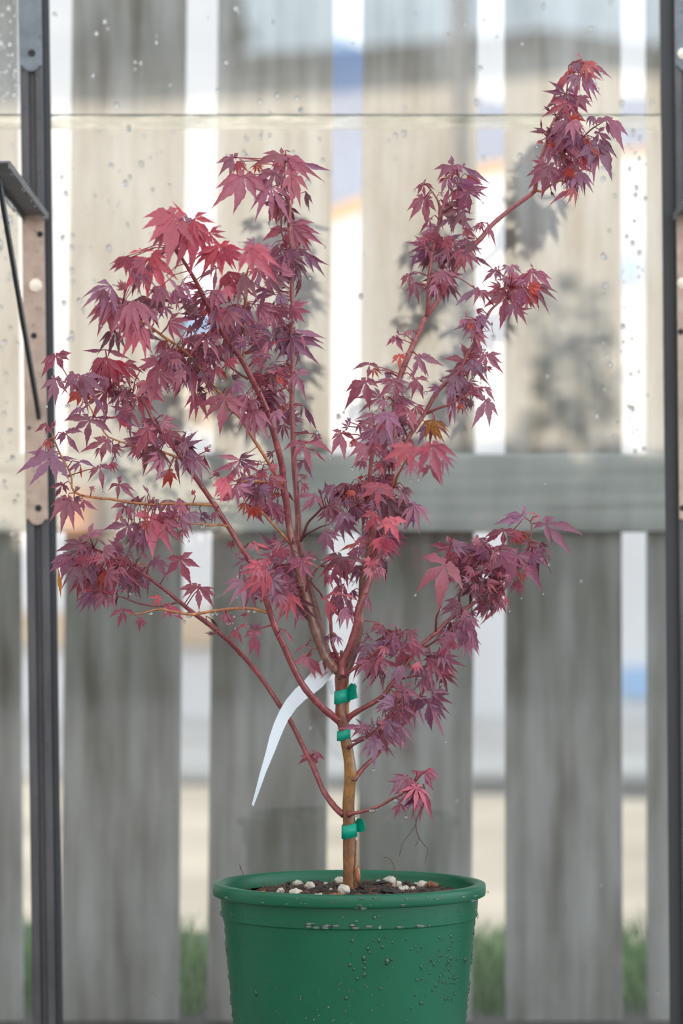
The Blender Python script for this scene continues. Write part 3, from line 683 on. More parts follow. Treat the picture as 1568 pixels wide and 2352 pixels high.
# x y radius(px) depth
WOODY = [
 ('trunk', None, 'trunk', '804 2046 18 0;804 2030 17 0;803 1990 15.5 0;802 1950 15 0;802 1900 14.5 0;800 1850 14 0;803 1800 13.5 0;805 1775 14 0;801 1740 13 0;796 1712 13 0;790 1680 12 0;784 1645 14 0;782 1615 12 0;782 1585 12.5 0;784 1560 16 0;787 1542 15 0'),
 ('lowleft', None, 'b', '789 1872 8 0;775 1860 7.5 0.005;762 1845 7 0.01;741 1813 6.5 0.02;719 1760 6.5 0.025;700 1723 6.2 0.03;676 1674 6 0.03;660 1645 6 0.03;643 1621 6 0.03;602 1560 5.5 0.03;558 1506 6 0.02;509 1458 5.5 0;470 1427 5.5 -0.01;440 1405 5 -0.02;400 1372 4.6 -0.03;346 1330 4 -0.04;300 1300 3.2 -0.05;255 1278 2.6 -0.06;215 1258 2 -0.06'),
 ('midleft', None, 'b', '782 1660 9 0;768 1648 8.5 -0.005;740 1625 8 -0.015;712 1596 8 -0.025;690 1565 7.6 -0.03;665 1515 7.6 -0.035;650 1480 7.5 -0.04;635 1450 7.4 -0.045;621 1410 7.2 -0.05;604 1358 7 -0.06;584 1318 6.6 -0.06;576 1290 6.4 -0.06;553 1256 6.2 -0.06;525 1210 6.2 -0.06;492 1159 6 -0.065;457 1108 5.8 -0.07;431 1073 5.8 -0.075;405 1035 5.4 -0.08;378 1003 5.6 -0.085;356 974 5 -0.09;336 933 4.4 -0.09;315 912 3.4 -0.09;285 902 2.6 -0.095;255 893 2 -0.1'),
 ('leader', None, 'b', '785 1556 11 -0.004;777 1543 11 -0.006;759 1525 11 -0.01;739 1492 10.8 -0.012;718 1431 10.5 -0.015;701 1370 10 -0.015;681 1290 9.2 -0.02;671 1249 9 -0.02;663 1203 8 -0.02;658 1157 8 -0.025;650 1111 8.5 -0.03;648 1073 7.4 -0.035;635 1019 7.2 -0.045;617 955 7.2 -0.055;602 917 7 -0.06;576 866 6.6 -0.07;556 828 6.6 -0.08;538 802 6 -0.09;515 771 6.4 -0.1;494 728 6.2 -0.12;473 695 6 -0.135;455 657 5 -0.15;435 621 4.2 -0.17;415 590 3.8 -0.18;402 568 3 -0.19;404 530 2.2 -0.2'),
 ('upright', None, 'b', '786 1556 9 0.012;770 1530 9.5 0.016;749 1492 9 0.02;733 1430 9 0.024;712 1348 8.6 0.028;694 1277 8.4 0.03;686 1244 9 0.03;685 1203 7.4 0.03;681 1137 7 0.03;676 1075 6.8 0.03;673 1006 6.4 0.03;670 930 6.2 0.03;672 828 5.6 0.03;670 751 5.6 0.03;671 700 5.4 0.03;670 662 5.2 0.03;669 585 5 0.03;664 534 4.8 0.03;664 473 4.6 0.03;656 450 4 0.03;653 420 3 0.02;655 375 2 0.02'),
 ('right', None, 'b', '790 1556 10 0.004;796 1543 9 0.008;814 1497 8.4 0.01;827 1438 8.2 0.01;830 1386 8 0.01;833 1322 7.6 0;843 1284 7.4 -0.005;851 1246 7 -0.01;856 1218 6.6 -0.015;853 1182 5.6 -0.02;852 1131 5 -0.02;849 1097 4.6 -0.025;854 1046 4.6 -0.03;862 1008 4.6 -0.035;872 982 4 -0.04;885 955 2.4 -0.05'),
 ('farright', None, 'b', '786 1552 9 -0.012;786 1522 8.6 -0.012;804 1484 8.6 -0.014;819 1433 8.2 -0.016;823 1399 8 -0.018;843 1348 7.4 -0.015;859 1304 7 -0.012;872 1262 6.8 -0.006;885 1205 6.6 0;897 1150 6.6 0.004;905 1100 6.4 0.008;907 1050 6.2 0.012;905 990 6.2 0.014;906 930 6.4 0.016;918 868 6.8 0.018;933 827 6.8 0.018;949 791 6.6 0.02;964 758 6.4 0.02;977 730 6.4 0.02;1002 694 5.6 0.02;1022 658 5.6 0.02;1053 610 5.6 0.02;1086 567 5.4 0.02;1107 544 5.8 0.02;1130 516 5.2 0.02;1173 480 5 0.02;1222 444 5.2 0.015;1229 432 5 0.01;1234 393 4.4 0.005;1247 350 4.2 0;1255 327 3.8 0;1265 291 3 0;1278 266 2.4 0;1298 228 2 0;1306 150 1.4 0'),
 ('rightlow', None, 'b', '790 1662 8 0.004;801 1648 7 0;824 1632 6 -0.004;860 1612 5.6 -0.008;883 1594 5.4 -0.01;903 1566 5.4 -0.01;919 1551 5.2 -0.01;931 1528 5 -0.01;962 1487 5 -0.005;985 1466 5 0;1000 1454 5 0;1032 1423 4.6 0.005;1068 1400 4.4 0.01;1093 1382 4 0.01;1119 1367 3.4 0.01;1144 1352 2.6 0.01;1165 1320 2 0.01'),
 ('rightmid', None, 'b', '812 1790 8 0;822 1778 6 0.004;840 1758 5.4 0.006;857 1742 5.2 0.01;883 1714 5 0.014;919 1670 4.8 0.02;942 1645 4.8 0.02;952 1622 4.4 0.02;970 1589 4 0.02;985 1553 3.4 0.02;993 1520 2.6 0.02'),
 ('crotchright', None, 'b', '792 1552 6 -0.01;800 1545 4 -0.014;827 1525 3.4 -0.02;852 1507 3.2 -0.022;883 1482 2.6 -0.025;906 1464 2.2 -0.03;930 1448 1.6 -0.03'),
 ('lowright', None, 'b', '800 1872 7 -0.008;812 1868 4.6 -0.012;839 1862 3.8 -0.014;872 1851 3.4 -0.016;900 1835 3.2 -0.018;921 1825 2.6 -0.02;945 1806 2 -0.02'),
 # twigs: parent limb by key
 ('t1', 'midleft', 'o', '618 1409 4 -0.05;590 1400 3.8 -0.052;555 1397 3.6 -0.054;500 1402 3.4 -0.056;440 1411 3.2 -0.058;400 1405 3 -0.06;366 1399 2.6 -0.06;328 1408 2 -0.06;300 1412 1.6 -0.06'),
 ('t2', 'lowleft', 'd', '410 1382 3 -0.035;372 1392 2.6 -0.04;340 1390 2.4 -0.045;310 1383 2.4 -0.05;288 1374 2 -0.055;256 1366 1.6 -0.06'),
 ('t3', 'midleft', 'o', '490 1160 3.8 -0.065;455 1158 3.6 -0.07;416 1158 3.6 -0.075;380 1157 3.4 -0.08;353 1159 3.4 -0.085;302 1154 3.2 -0.09;251 1146 3.2 -0.09;226 1144 3 -0.09;182 1136 2.8 -0.09;165 1120 2.6 -0.09;163 1091 2.4 -0.09;142 1050 2.2 -0.09;124 1010 1.8 -0.09;117 984 1.4 -0.09'),
 ('t4', 'midleft', 'o', '524 1209 3.4 -0.062;505 1205 3 -0.07;487 1207 2.8 -0.08;459 1203 2.4 -0.09;431 1203 2 -0.1;400 1190 1.6 -0.11'),
 ('t5', 'midleft', 'o', '410 1052 3 -0.08;387 1043 2.8 -0.085;360 1034 2.6 -0.09;335 1027 2.4 -0.095;300 1022 2 -0.1;257 1007 2 -0.1;244 999 2 -0.1;226 970 2 -0.1;208 938 1.6 -0.1;198 920 1.2 -0.1'),
 ('t6', 'leader', 'o', '648 1112 5 -0.032;636 1095 4.2 -0.04;610 1052 4 -0.045;579 1004 3.8 -0.05;559 970 3.8 -0.055;543 950 3.8 -0.06;530 942 3.8 -0.065;513 911 3.6 -0.075;490 888 3.6 -0.085;455 838 3.6 -0.1;430 812 3.4 -0.11;411 797 3.4 -0.115;374 772 3.2 -0.13;343 749 3 -0.145;308 728 2.4 -0.16;280 700 1.8 -0.17'),
 ('t7', 'leader', 'o', '646 1112 3.6 -0.032;625 1109 3.2 -0.04;599 1107 3 -0.06;575 1103 2.4 -0.08;550 1108 1.8 -0.1'),
 ('t8', 'leader', 'd', '570 871 3.2 -0.07;555 862 2.8 -0.07;538 850 2.6 -0.075;523 838 2.2 -0.08;512 826 1.8 -0.08'),
 ('t9', 'leader', 'o', '558 824 3.4 -0.08;562 776 3.4 -0.085;560 741 3.2 -0.09;562 700 3 -0.1;563 670 2.8 -0.12;565 639 2.4 -0.14;575 600 1.6 -0.16'),
 ('t10', 'leader', 'o', '669 1251 3.6 -0.02;652 1231 3.2 -0.022;635 1213 3.2 -0.025;610 1185 3 -0.03;597 1172 2.6 -0.035;590 1150 1.8 -0.04'),
 ('t11', 'upright', 'd', '690 1243 4 0.028;696 1228 3.2 0.022;708 1200 3 0.016;728 1179 3 0.01;744 1164 3 0.006;768 1160 2.4 0;800 1140 2 -0.005;830 1120 1.4 -0.01'),
 ('t12', 'upright', 'd', '692 1240 3 0.03;703 1228 2.4 0.022;716 1220 2.2 0.016;741 1208 1.8 0.01;756 1205 1.2 0.01'),
 ('t13', 'upright', 'd', '658 560 2.2 0.028;647 535 2 0.024;646 493 2 0.02;648 470 1.6 0.02'),
 ('t14', 'upright', 'b', '786 1545 5 0.004;775 1508 4.2 -0.002;764 1482 4 -0.006;760 1444 4 -0.008;759 1399 3.6 -0.008;764 1370 2.4 -0.008;780 1350 1.4 -0.01'),
 ('t15', 'leader', 'd', '700 1362 3 -0.018;712 1335 2.6 -0.022;724 1310 2.2 -0.024;735 1300 1.6 -0.026'),
 ('t16', 'leader', 'd', '741 1375 2 -0.01;735 1360 2.6 -0.014;723 1348 2.6 -0.016;714 1334 2.4 -0.02'),
 ('t17', 'farright', 'b', '980 726 5.4 0.018;983 700 5 0.014;984 653 4.6 0.012;992 584 4.4 0.012;1002 539 4.2 0.012;1012 490 4.6 0.012;1009 474 3.4 0.012;1002 455 2 0.012;989 436 1.4 0.012'),
 ('t18', 'farright', 'd', '1012 490 3.6 0.012;1028 480 3.2 0.01;1045 468 3 0.006;1056 455 2.4 0.002;1060 430 1.8 0;1050 395 1.4 0'),
 ('t19', 'farright', 'b', '906 1085 5 0.012;918 1050 5 0.014;933 1015 5 0.016;962 970 5 0.018;977 947 5 0.02;1002 903 4.8 0.02;1028 875 4.4 0.02;1056 854 4.2 0.02;1068 825 4 0.02;1084 796 3.8 0.02;1097 771 3.8 0.02;1104 758 3.6 0.02;1117 730 3.4 0.02;1127 712 3.2 0.02;1150 690 2.2 0.02;1170 665 1.4 0.02'),
 ('t20', 'farright', 'b', '979 950 3.6 0.02;1002 939 3 0.015;1033 929 2.6 0.01;1052 918 2 0.006;1080 905 1.6 0.004'),
 ('t21', 'farright', 'd', '1258 330 2.4 0;1300 345 2 -0.004;1334 319 2 -0.008;1359 296 1.8 -0.01;1388 278 1.2 -0.012'),
 ('t22', 'farright', 'o', '1229 436 3 0.012;1245 440 3 0.008;1265 425 2.4 0.004;1290 415 2 0;1315 425 1.4 0'),
 ('t23', 'farright', 'o', '905 1120 3.4 0;912 1095 3.2 -0.04;920 1080 2.8 -0.1;930 1062 2.2 -0.16;945 1040 1.6 -0.19;975 1030 1.2 -0.2'),
 ('t24', 'rightlow', 'd', '1000 1453 3.4 0;1001 1435 3 -0.006;1003 1415 2.6 -0.012;1011 1393 2 -0.018;1018 1340 1.4 -0.02;1020 1300 1.4 -0.02'),
 ('t25', 'rightlow', 'd', '1062 1404 3.2 0.008;1055 1385 3 0.004;1056 1362 2.8 0;1075 1330 2.2 -0.004;1110 1290 2 -0.01;1150 1260 1.6 -0.01;1185 1275 1.4 -0.01'),
 ('t26', 'rightlow', 'd', '910 1561 3 -0.01;936 1556 2.6 -0.014;957 1551 2 -0.018;966 1553 1.4 -0.02'),
 ('t27', 'rightlow', 'b', '1165 1322 2 0.01;1200 1285 2 0.008;1216 1242 2 0.006;1221 1211 2 0.006;1218 1198 1.6 0.006;1203 1188 1.3 0.006'),
 ('t28', 'rightmid', 'd', '800 1718 5 -0.006;812 1710 3.4 -0.012;822 1705 3 -0.016;847 1688 2.8 -0.02;868 1670 2.4 -0.022;893 1642 2 -0.024;915 1615 1.6 -0.024'),
 ('t29', 'rightlow', 'd', '962 1487 2.8 -0.004;978 1485 2.6 -0.01;1000 1472 2.4 -0.014;1022 1458 2 -0.018;1045 1440 1.5 -0.02'),
]
COLOURS = {'trunk': BROWN, 'b': RED, 'd': DRED, 'o': ORG}
limb, WPTS, WKEY, WARC = {}, [], [], []
LAB = {'lowleft': 'long low branch leaning left under the white tag', 'midleft': 'left branch crossing in front of the white tag', 'leader': 'main leader rising to the upper left',
       'upright': 'straight upright stem left of centre', 'right': 'right stem ending behind the red front leaves', 'farright': 'tall right stem carrying the topmost sprig', 'rightlow': 'right branch ending in a dense purple tuft',
       'rightmid': 'slim right branch below the tied part', 'crotchright': 'thin twig rising right from the crotch', 'lowright': 'lowest small branch on the right'}
rb = random.Random(2)
for key, par, kd, s in WOODY:
    pts = smooth(polyline(s), 6.0)
    m_ = MB(); arc = 0; nodes_at = rb.uniform(18, 40)
    wp, rr, ringed = [], [], []
    for i, p in enumerate(pts):
        if i: arc += math.hypot(p[0] - pts[i - 1][0], p[1] - pts[i - 1][1])
        r = max(p[2], 1.0)
        if kd != 'trunk' and arc > nodes_at and i < len(pts) - 2:
            r *= 1.1; ringed.append(i); nodes_at = arc + rb.uniform(28, 62)
        d = p[3] - CAM_Y
        jit = 0.3 if p[2] < 4 else 0.06
        q = P(p[0] + rb.uniform(-jit, jit), p[1], p[3]); wp.append(q); rr.append(r / F * d)
        if kd != 'trunk' or i > 3:
            WPTS.append((p[0], p[1], p[3])); WKEY.append(key); WARC.append(arc)
    n = 18 if kd == 'trunk' else (12 if pts[0][2] > 5 else 7)
    m_.tube(wp, rr, n)
    # tint along the wood
    base = COLOURS[kd]; cols_ = []
    for i in range(len(wp)):
        py = pts[i][1]
        if kd == 'trunk':
            t = min(1, max(0, (1725 - py) / 60)); c = [a * (1 - t) + b * t for a, b in zip((0.27, 0.115, 0.016), (0.19, 0.050, 0.022))]
            t2 = min(1, max(0, (py - 1810) / 60)); c = [a * (1 - t2) + b * t2 for a, b in zip(c, (0.20, 0.072, 0.018))]
        elif key in ('leader', 'upright', 'right'):
            t = min(1, max(0, (py - 1180) / 140)); c = [a * (1 - t) + b * t for a, b in zip(base, (0.21, 0.085, 0.06))]
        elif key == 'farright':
            t = min(1, max(0, (1010 - py) / 120)); c = [a * (1 - t) + b * t for a, b in zip(base, PALE_RED)]  # tall right stem turns paler red towards its top
        else:
            c = list(base)
        k_ = 0.8 + 0.4 * noise.noise((i * 0.21, hash(key) % 7, 0.5)) ** 2 * 2
        if i in ringed: k_ *= 1.15; c = [c[0], c[1] * 1.3, c[2] * 1.2]
        cols_ += [(c[0] * k_, c[1] * k_, c[2] * k_, 1)] * n
    m_.c = cols_
    if kd == 'trunk':
        m_.col = (0.30, 0.15, 0.07, 1)
        m_.tube([P(815, 2040, -0.006), P(819, 1980, -0.004), P(818, 1930, 0.0)], [5 / 2234, 4.4 / 2234, 2 / 2234], 8)
        m_.col = (0.34, 0.11, 0.05, 1)
        q = P(822, 2010, -0.008); m_.ball(q, 0.0034, 0.75, 0.75, 2.4, 14, 10)
        for (px, py) in [(803, 1968), (800, 1872), (812, 1790), (797, 1716), (778, 1652)]:
            m_.col = (0.15, 0.055, 0.03, 1); q = P(px, py, -0.005); m_.ball(q, 0.0028, 1, 0.6, 0.7, 12, 8)
        m_.col = (0.13, 0.05, 0.03, 1); m_.tube([P(783, 1540, 0.006), P(784, 1494, 0.006)], [5 / 2234, 3.6 / 2234], 8)
    name = 'trunk' if kd == 'trunk' else ('branch' if par is None else 'twig')
    o = m_.build(name, M['bark'], maple if par is None else limb[par], True, colour=True)
    if key in LAB: o['label'] = LAB[key]
    limb[key] = o
WARR = np.array([(a, b) for a, b, _ in WPTS])
PARENT = {k: (p or k) for k, p, _, _ in WOODY}

# leaves read off close-ups of the photograph: (x0, y0, zoom), then "base x, base y, tip x, tip y, tone [n: narrow, s: wide star, f: front]"
LEAVES = [
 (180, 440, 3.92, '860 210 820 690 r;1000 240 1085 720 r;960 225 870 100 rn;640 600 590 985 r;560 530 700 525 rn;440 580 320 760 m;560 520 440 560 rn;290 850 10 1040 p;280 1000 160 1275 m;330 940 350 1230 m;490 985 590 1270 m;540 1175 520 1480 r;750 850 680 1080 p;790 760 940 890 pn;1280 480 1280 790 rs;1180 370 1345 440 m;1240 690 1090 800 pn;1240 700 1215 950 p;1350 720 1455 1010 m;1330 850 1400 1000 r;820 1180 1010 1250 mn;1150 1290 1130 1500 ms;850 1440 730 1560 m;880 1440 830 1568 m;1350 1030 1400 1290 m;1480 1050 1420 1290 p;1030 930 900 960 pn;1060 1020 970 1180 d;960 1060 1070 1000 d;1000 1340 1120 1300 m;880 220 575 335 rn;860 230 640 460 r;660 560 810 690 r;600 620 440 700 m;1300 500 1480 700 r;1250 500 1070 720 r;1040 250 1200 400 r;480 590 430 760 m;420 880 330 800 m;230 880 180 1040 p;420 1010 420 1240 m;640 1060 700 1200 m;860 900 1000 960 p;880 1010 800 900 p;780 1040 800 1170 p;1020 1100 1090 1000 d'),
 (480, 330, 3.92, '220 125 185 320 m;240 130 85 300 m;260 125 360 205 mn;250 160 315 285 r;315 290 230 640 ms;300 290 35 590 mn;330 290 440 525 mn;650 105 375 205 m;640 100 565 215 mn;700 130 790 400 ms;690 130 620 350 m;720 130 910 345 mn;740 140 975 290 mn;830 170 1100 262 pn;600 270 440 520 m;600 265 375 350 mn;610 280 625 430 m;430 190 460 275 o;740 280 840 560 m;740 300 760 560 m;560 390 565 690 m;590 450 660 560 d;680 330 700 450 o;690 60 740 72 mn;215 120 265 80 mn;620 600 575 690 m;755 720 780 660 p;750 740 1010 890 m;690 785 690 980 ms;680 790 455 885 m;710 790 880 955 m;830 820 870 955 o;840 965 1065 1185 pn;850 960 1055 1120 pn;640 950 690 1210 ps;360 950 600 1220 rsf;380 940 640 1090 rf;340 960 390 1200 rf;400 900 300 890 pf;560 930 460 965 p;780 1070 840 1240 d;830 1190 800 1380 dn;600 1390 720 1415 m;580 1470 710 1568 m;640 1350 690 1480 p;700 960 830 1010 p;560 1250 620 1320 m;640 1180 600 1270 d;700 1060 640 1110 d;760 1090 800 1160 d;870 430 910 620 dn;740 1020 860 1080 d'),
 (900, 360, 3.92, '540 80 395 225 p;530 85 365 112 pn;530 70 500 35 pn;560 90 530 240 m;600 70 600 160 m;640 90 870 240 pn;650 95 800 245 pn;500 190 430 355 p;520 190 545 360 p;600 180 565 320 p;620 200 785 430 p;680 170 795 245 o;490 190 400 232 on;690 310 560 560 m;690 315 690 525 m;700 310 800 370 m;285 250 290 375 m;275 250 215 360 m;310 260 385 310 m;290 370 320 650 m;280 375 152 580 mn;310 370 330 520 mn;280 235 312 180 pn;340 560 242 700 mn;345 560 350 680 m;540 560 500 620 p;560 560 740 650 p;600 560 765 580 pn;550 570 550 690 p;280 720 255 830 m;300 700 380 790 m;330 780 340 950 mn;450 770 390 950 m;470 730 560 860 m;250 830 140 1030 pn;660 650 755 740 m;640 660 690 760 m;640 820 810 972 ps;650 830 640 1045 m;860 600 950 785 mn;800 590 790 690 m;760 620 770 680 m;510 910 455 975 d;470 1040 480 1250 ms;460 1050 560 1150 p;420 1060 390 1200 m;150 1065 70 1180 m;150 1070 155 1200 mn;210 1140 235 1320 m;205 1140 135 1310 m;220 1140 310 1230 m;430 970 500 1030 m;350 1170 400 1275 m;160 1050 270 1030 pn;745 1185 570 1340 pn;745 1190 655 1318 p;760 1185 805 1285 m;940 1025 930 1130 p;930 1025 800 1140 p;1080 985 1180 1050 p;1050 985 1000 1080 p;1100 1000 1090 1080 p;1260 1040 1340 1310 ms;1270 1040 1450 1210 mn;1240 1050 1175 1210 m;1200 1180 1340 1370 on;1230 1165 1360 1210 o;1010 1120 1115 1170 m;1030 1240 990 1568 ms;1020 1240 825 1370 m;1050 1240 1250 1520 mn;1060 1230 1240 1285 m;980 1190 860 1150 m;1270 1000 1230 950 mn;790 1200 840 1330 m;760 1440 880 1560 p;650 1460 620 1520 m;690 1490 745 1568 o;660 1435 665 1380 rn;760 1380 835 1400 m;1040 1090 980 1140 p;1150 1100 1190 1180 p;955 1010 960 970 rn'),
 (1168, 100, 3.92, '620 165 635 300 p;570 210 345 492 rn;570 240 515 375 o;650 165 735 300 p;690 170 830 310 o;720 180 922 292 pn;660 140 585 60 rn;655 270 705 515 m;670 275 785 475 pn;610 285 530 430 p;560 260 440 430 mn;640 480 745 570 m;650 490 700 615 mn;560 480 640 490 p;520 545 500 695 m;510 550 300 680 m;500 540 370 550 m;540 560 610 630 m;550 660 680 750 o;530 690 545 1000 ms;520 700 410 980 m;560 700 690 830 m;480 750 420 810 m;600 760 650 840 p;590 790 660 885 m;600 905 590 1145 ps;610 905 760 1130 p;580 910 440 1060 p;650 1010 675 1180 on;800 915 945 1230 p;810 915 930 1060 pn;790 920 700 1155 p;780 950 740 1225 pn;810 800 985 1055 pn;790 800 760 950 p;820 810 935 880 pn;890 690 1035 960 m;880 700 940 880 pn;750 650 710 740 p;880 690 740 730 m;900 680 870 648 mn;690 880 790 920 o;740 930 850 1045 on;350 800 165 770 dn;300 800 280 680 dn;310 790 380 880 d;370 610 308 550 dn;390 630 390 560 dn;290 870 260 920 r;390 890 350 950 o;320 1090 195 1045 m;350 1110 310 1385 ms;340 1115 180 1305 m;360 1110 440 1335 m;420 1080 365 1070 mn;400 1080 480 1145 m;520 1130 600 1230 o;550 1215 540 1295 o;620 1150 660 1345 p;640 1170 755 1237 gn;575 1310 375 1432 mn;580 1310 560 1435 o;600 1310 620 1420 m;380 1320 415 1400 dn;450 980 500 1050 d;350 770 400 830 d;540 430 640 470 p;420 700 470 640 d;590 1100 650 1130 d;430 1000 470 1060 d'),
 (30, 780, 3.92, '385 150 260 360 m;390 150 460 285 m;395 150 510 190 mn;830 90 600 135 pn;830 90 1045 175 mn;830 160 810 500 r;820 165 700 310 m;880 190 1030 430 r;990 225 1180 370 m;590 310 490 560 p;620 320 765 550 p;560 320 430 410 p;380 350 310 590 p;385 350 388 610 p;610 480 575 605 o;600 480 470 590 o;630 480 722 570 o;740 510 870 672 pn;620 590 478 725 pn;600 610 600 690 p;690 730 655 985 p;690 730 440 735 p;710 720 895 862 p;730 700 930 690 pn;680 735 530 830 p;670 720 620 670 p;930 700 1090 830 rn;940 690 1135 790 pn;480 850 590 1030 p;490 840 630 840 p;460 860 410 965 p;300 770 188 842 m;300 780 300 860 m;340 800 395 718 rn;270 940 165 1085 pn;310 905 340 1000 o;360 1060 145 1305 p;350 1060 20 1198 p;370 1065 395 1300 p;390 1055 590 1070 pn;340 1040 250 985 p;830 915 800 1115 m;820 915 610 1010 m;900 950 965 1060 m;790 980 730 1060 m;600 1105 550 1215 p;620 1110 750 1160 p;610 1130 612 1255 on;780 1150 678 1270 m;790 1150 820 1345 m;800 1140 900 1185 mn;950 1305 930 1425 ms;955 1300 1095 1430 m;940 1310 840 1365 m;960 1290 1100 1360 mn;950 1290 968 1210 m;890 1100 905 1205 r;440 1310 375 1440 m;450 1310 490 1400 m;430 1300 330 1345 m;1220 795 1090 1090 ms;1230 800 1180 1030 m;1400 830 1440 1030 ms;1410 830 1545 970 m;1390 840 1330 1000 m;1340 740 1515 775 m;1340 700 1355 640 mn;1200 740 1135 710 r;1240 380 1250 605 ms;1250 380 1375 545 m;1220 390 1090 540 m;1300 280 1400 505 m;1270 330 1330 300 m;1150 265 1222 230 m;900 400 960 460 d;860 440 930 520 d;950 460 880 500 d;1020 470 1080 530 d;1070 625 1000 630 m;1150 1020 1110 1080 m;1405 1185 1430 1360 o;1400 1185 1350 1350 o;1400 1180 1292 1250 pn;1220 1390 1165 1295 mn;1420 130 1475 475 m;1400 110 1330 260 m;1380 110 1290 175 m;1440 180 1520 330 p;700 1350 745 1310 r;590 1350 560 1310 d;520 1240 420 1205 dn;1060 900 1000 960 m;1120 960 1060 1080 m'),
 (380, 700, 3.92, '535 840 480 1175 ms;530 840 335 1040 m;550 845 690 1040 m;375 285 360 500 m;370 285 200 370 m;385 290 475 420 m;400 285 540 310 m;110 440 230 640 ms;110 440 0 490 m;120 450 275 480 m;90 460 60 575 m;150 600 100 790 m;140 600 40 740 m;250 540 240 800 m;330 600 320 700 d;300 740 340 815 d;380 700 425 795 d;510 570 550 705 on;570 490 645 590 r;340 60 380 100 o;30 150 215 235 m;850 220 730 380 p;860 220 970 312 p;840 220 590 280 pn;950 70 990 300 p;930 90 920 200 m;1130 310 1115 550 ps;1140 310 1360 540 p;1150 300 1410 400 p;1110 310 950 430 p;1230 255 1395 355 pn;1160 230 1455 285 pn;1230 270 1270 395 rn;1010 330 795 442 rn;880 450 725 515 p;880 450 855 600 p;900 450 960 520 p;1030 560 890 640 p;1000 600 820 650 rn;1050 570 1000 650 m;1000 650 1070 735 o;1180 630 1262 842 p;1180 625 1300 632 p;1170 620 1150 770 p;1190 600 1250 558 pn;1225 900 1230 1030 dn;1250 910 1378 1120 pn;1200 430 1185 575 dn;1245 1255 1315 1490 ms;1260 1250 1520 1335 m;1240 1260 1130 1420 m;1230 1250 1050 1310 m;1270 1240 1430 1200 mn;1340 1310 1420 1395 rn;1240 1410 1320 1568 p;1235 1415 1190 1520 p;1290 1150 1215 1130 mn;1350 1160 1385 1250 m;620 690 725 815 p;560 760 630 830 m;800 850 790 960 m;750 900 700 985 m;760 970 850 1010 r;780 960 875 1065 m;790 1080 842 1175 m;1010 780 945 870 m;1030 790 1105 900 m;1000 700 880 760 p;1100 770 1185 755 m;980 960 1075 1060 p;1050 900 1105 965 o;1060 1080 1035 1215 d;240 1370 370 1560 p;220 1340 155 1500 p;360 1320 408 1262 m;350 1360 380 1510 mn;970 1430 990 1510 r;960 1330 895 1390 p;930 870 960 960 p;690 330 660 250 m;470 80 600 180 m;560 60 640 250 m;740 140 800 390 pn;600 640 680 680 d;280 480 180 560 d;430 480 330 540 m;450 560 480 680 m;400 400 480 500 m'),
 (760, 740, 3.92, '310 535 345 800 m;300 540 105 790 m;290 530 122 630 mn;330 545 430 595 m;345 380 330 520 m;335 380 190 432 mn;360 380 455 440 m;380 420 440 505 o;480 460 595 490 p;570 530 590 745 msf;560 540 420 700 mf;560 525 380 520 pn;590 540 715 605 p;770 515 730 700 ms;790 520 845 690 m;780 510 895 545 mn;740 450 690 510 mn;790 315 850 485 p;800 320 872 480 pn;810 315 1012 380 pn;620 300 610 435 o;610 300 535 375 on;640 300 665 345 o;580 140 650 278 m;575 150 548 205 m;690 70 705 150 m;610 110 590 55 mn;1215 360 1240 545 ms;1205 350 1010 320 m;1190 370 1085 450 m;1200 340 1180 180 mn;1190 400 1120 475 m;1395 300 1545 455 m;1410 290 1540 370 mn;1390 310 1380 450 m;1400 400 1440 465 m;1300 410 1410 565 pn;1190 550 1210 760 ms;1170 550 1030 720 m;1210 560 1320 690 m;1240 540 1340 570 p;970 590 860 640 p;1010 545 955 508 pn;1390 700 1285 942 m;1400 710 1447 940 m;1380 590 1315 605 m;1395 610 1475 705 m;1380 690 1320 690 m;1150 740 1175 800 o;1260 690 1240 800 d;1090 770 1062 930 mn;920 880 910 1100 g;930 890 965 1060 d;880 930 770 1110 p;860 920 890 1040 p;700 820 745 980 msf;690 830 560 860 mf;720 830 790 930 mf;510 830 540 1100 pf;500 830 380 1000 pf;530 830 600 900 mf;400 960 250 1110 pf;380 860 335 900 r;390 850 420 890 r;90 1000 130 1228 ms;85 1000 0 1185 m;80 1000 0 1055 mn;110 1000 232 1060 m;70 990 5 970 m;190 1060 232 1135 o;160 940 90 910 p;165 900 135 855 p;220 890 300 888 pn;250 910 352 992 p;270 1000 345 1045 p;310 1100 205 1280 m;280 1240 250 1352 m;710 1130 570 1340 rsf;700 1140 455 1250 rf;740 1130 800 1200 rf;910 1110 990 1470 rsf;900 1110 760 1400 rf;930 1110 1090 1310 rf;880 1110 790 1150 rf;890 1310 985 1490 m;880 1310 808 1415 m;1020 1220 1062 1340 p;700 1290 735 1405 m;770 1260 780 1360 m;480 1200 560 1140 m;460 1290 350 1340 r;600 700 540 800 m;660 740 600 900 m;760 760 840 880 m;480 700 400 780 m;640 960 560 1030 p;590 1050 650 1130 p'),
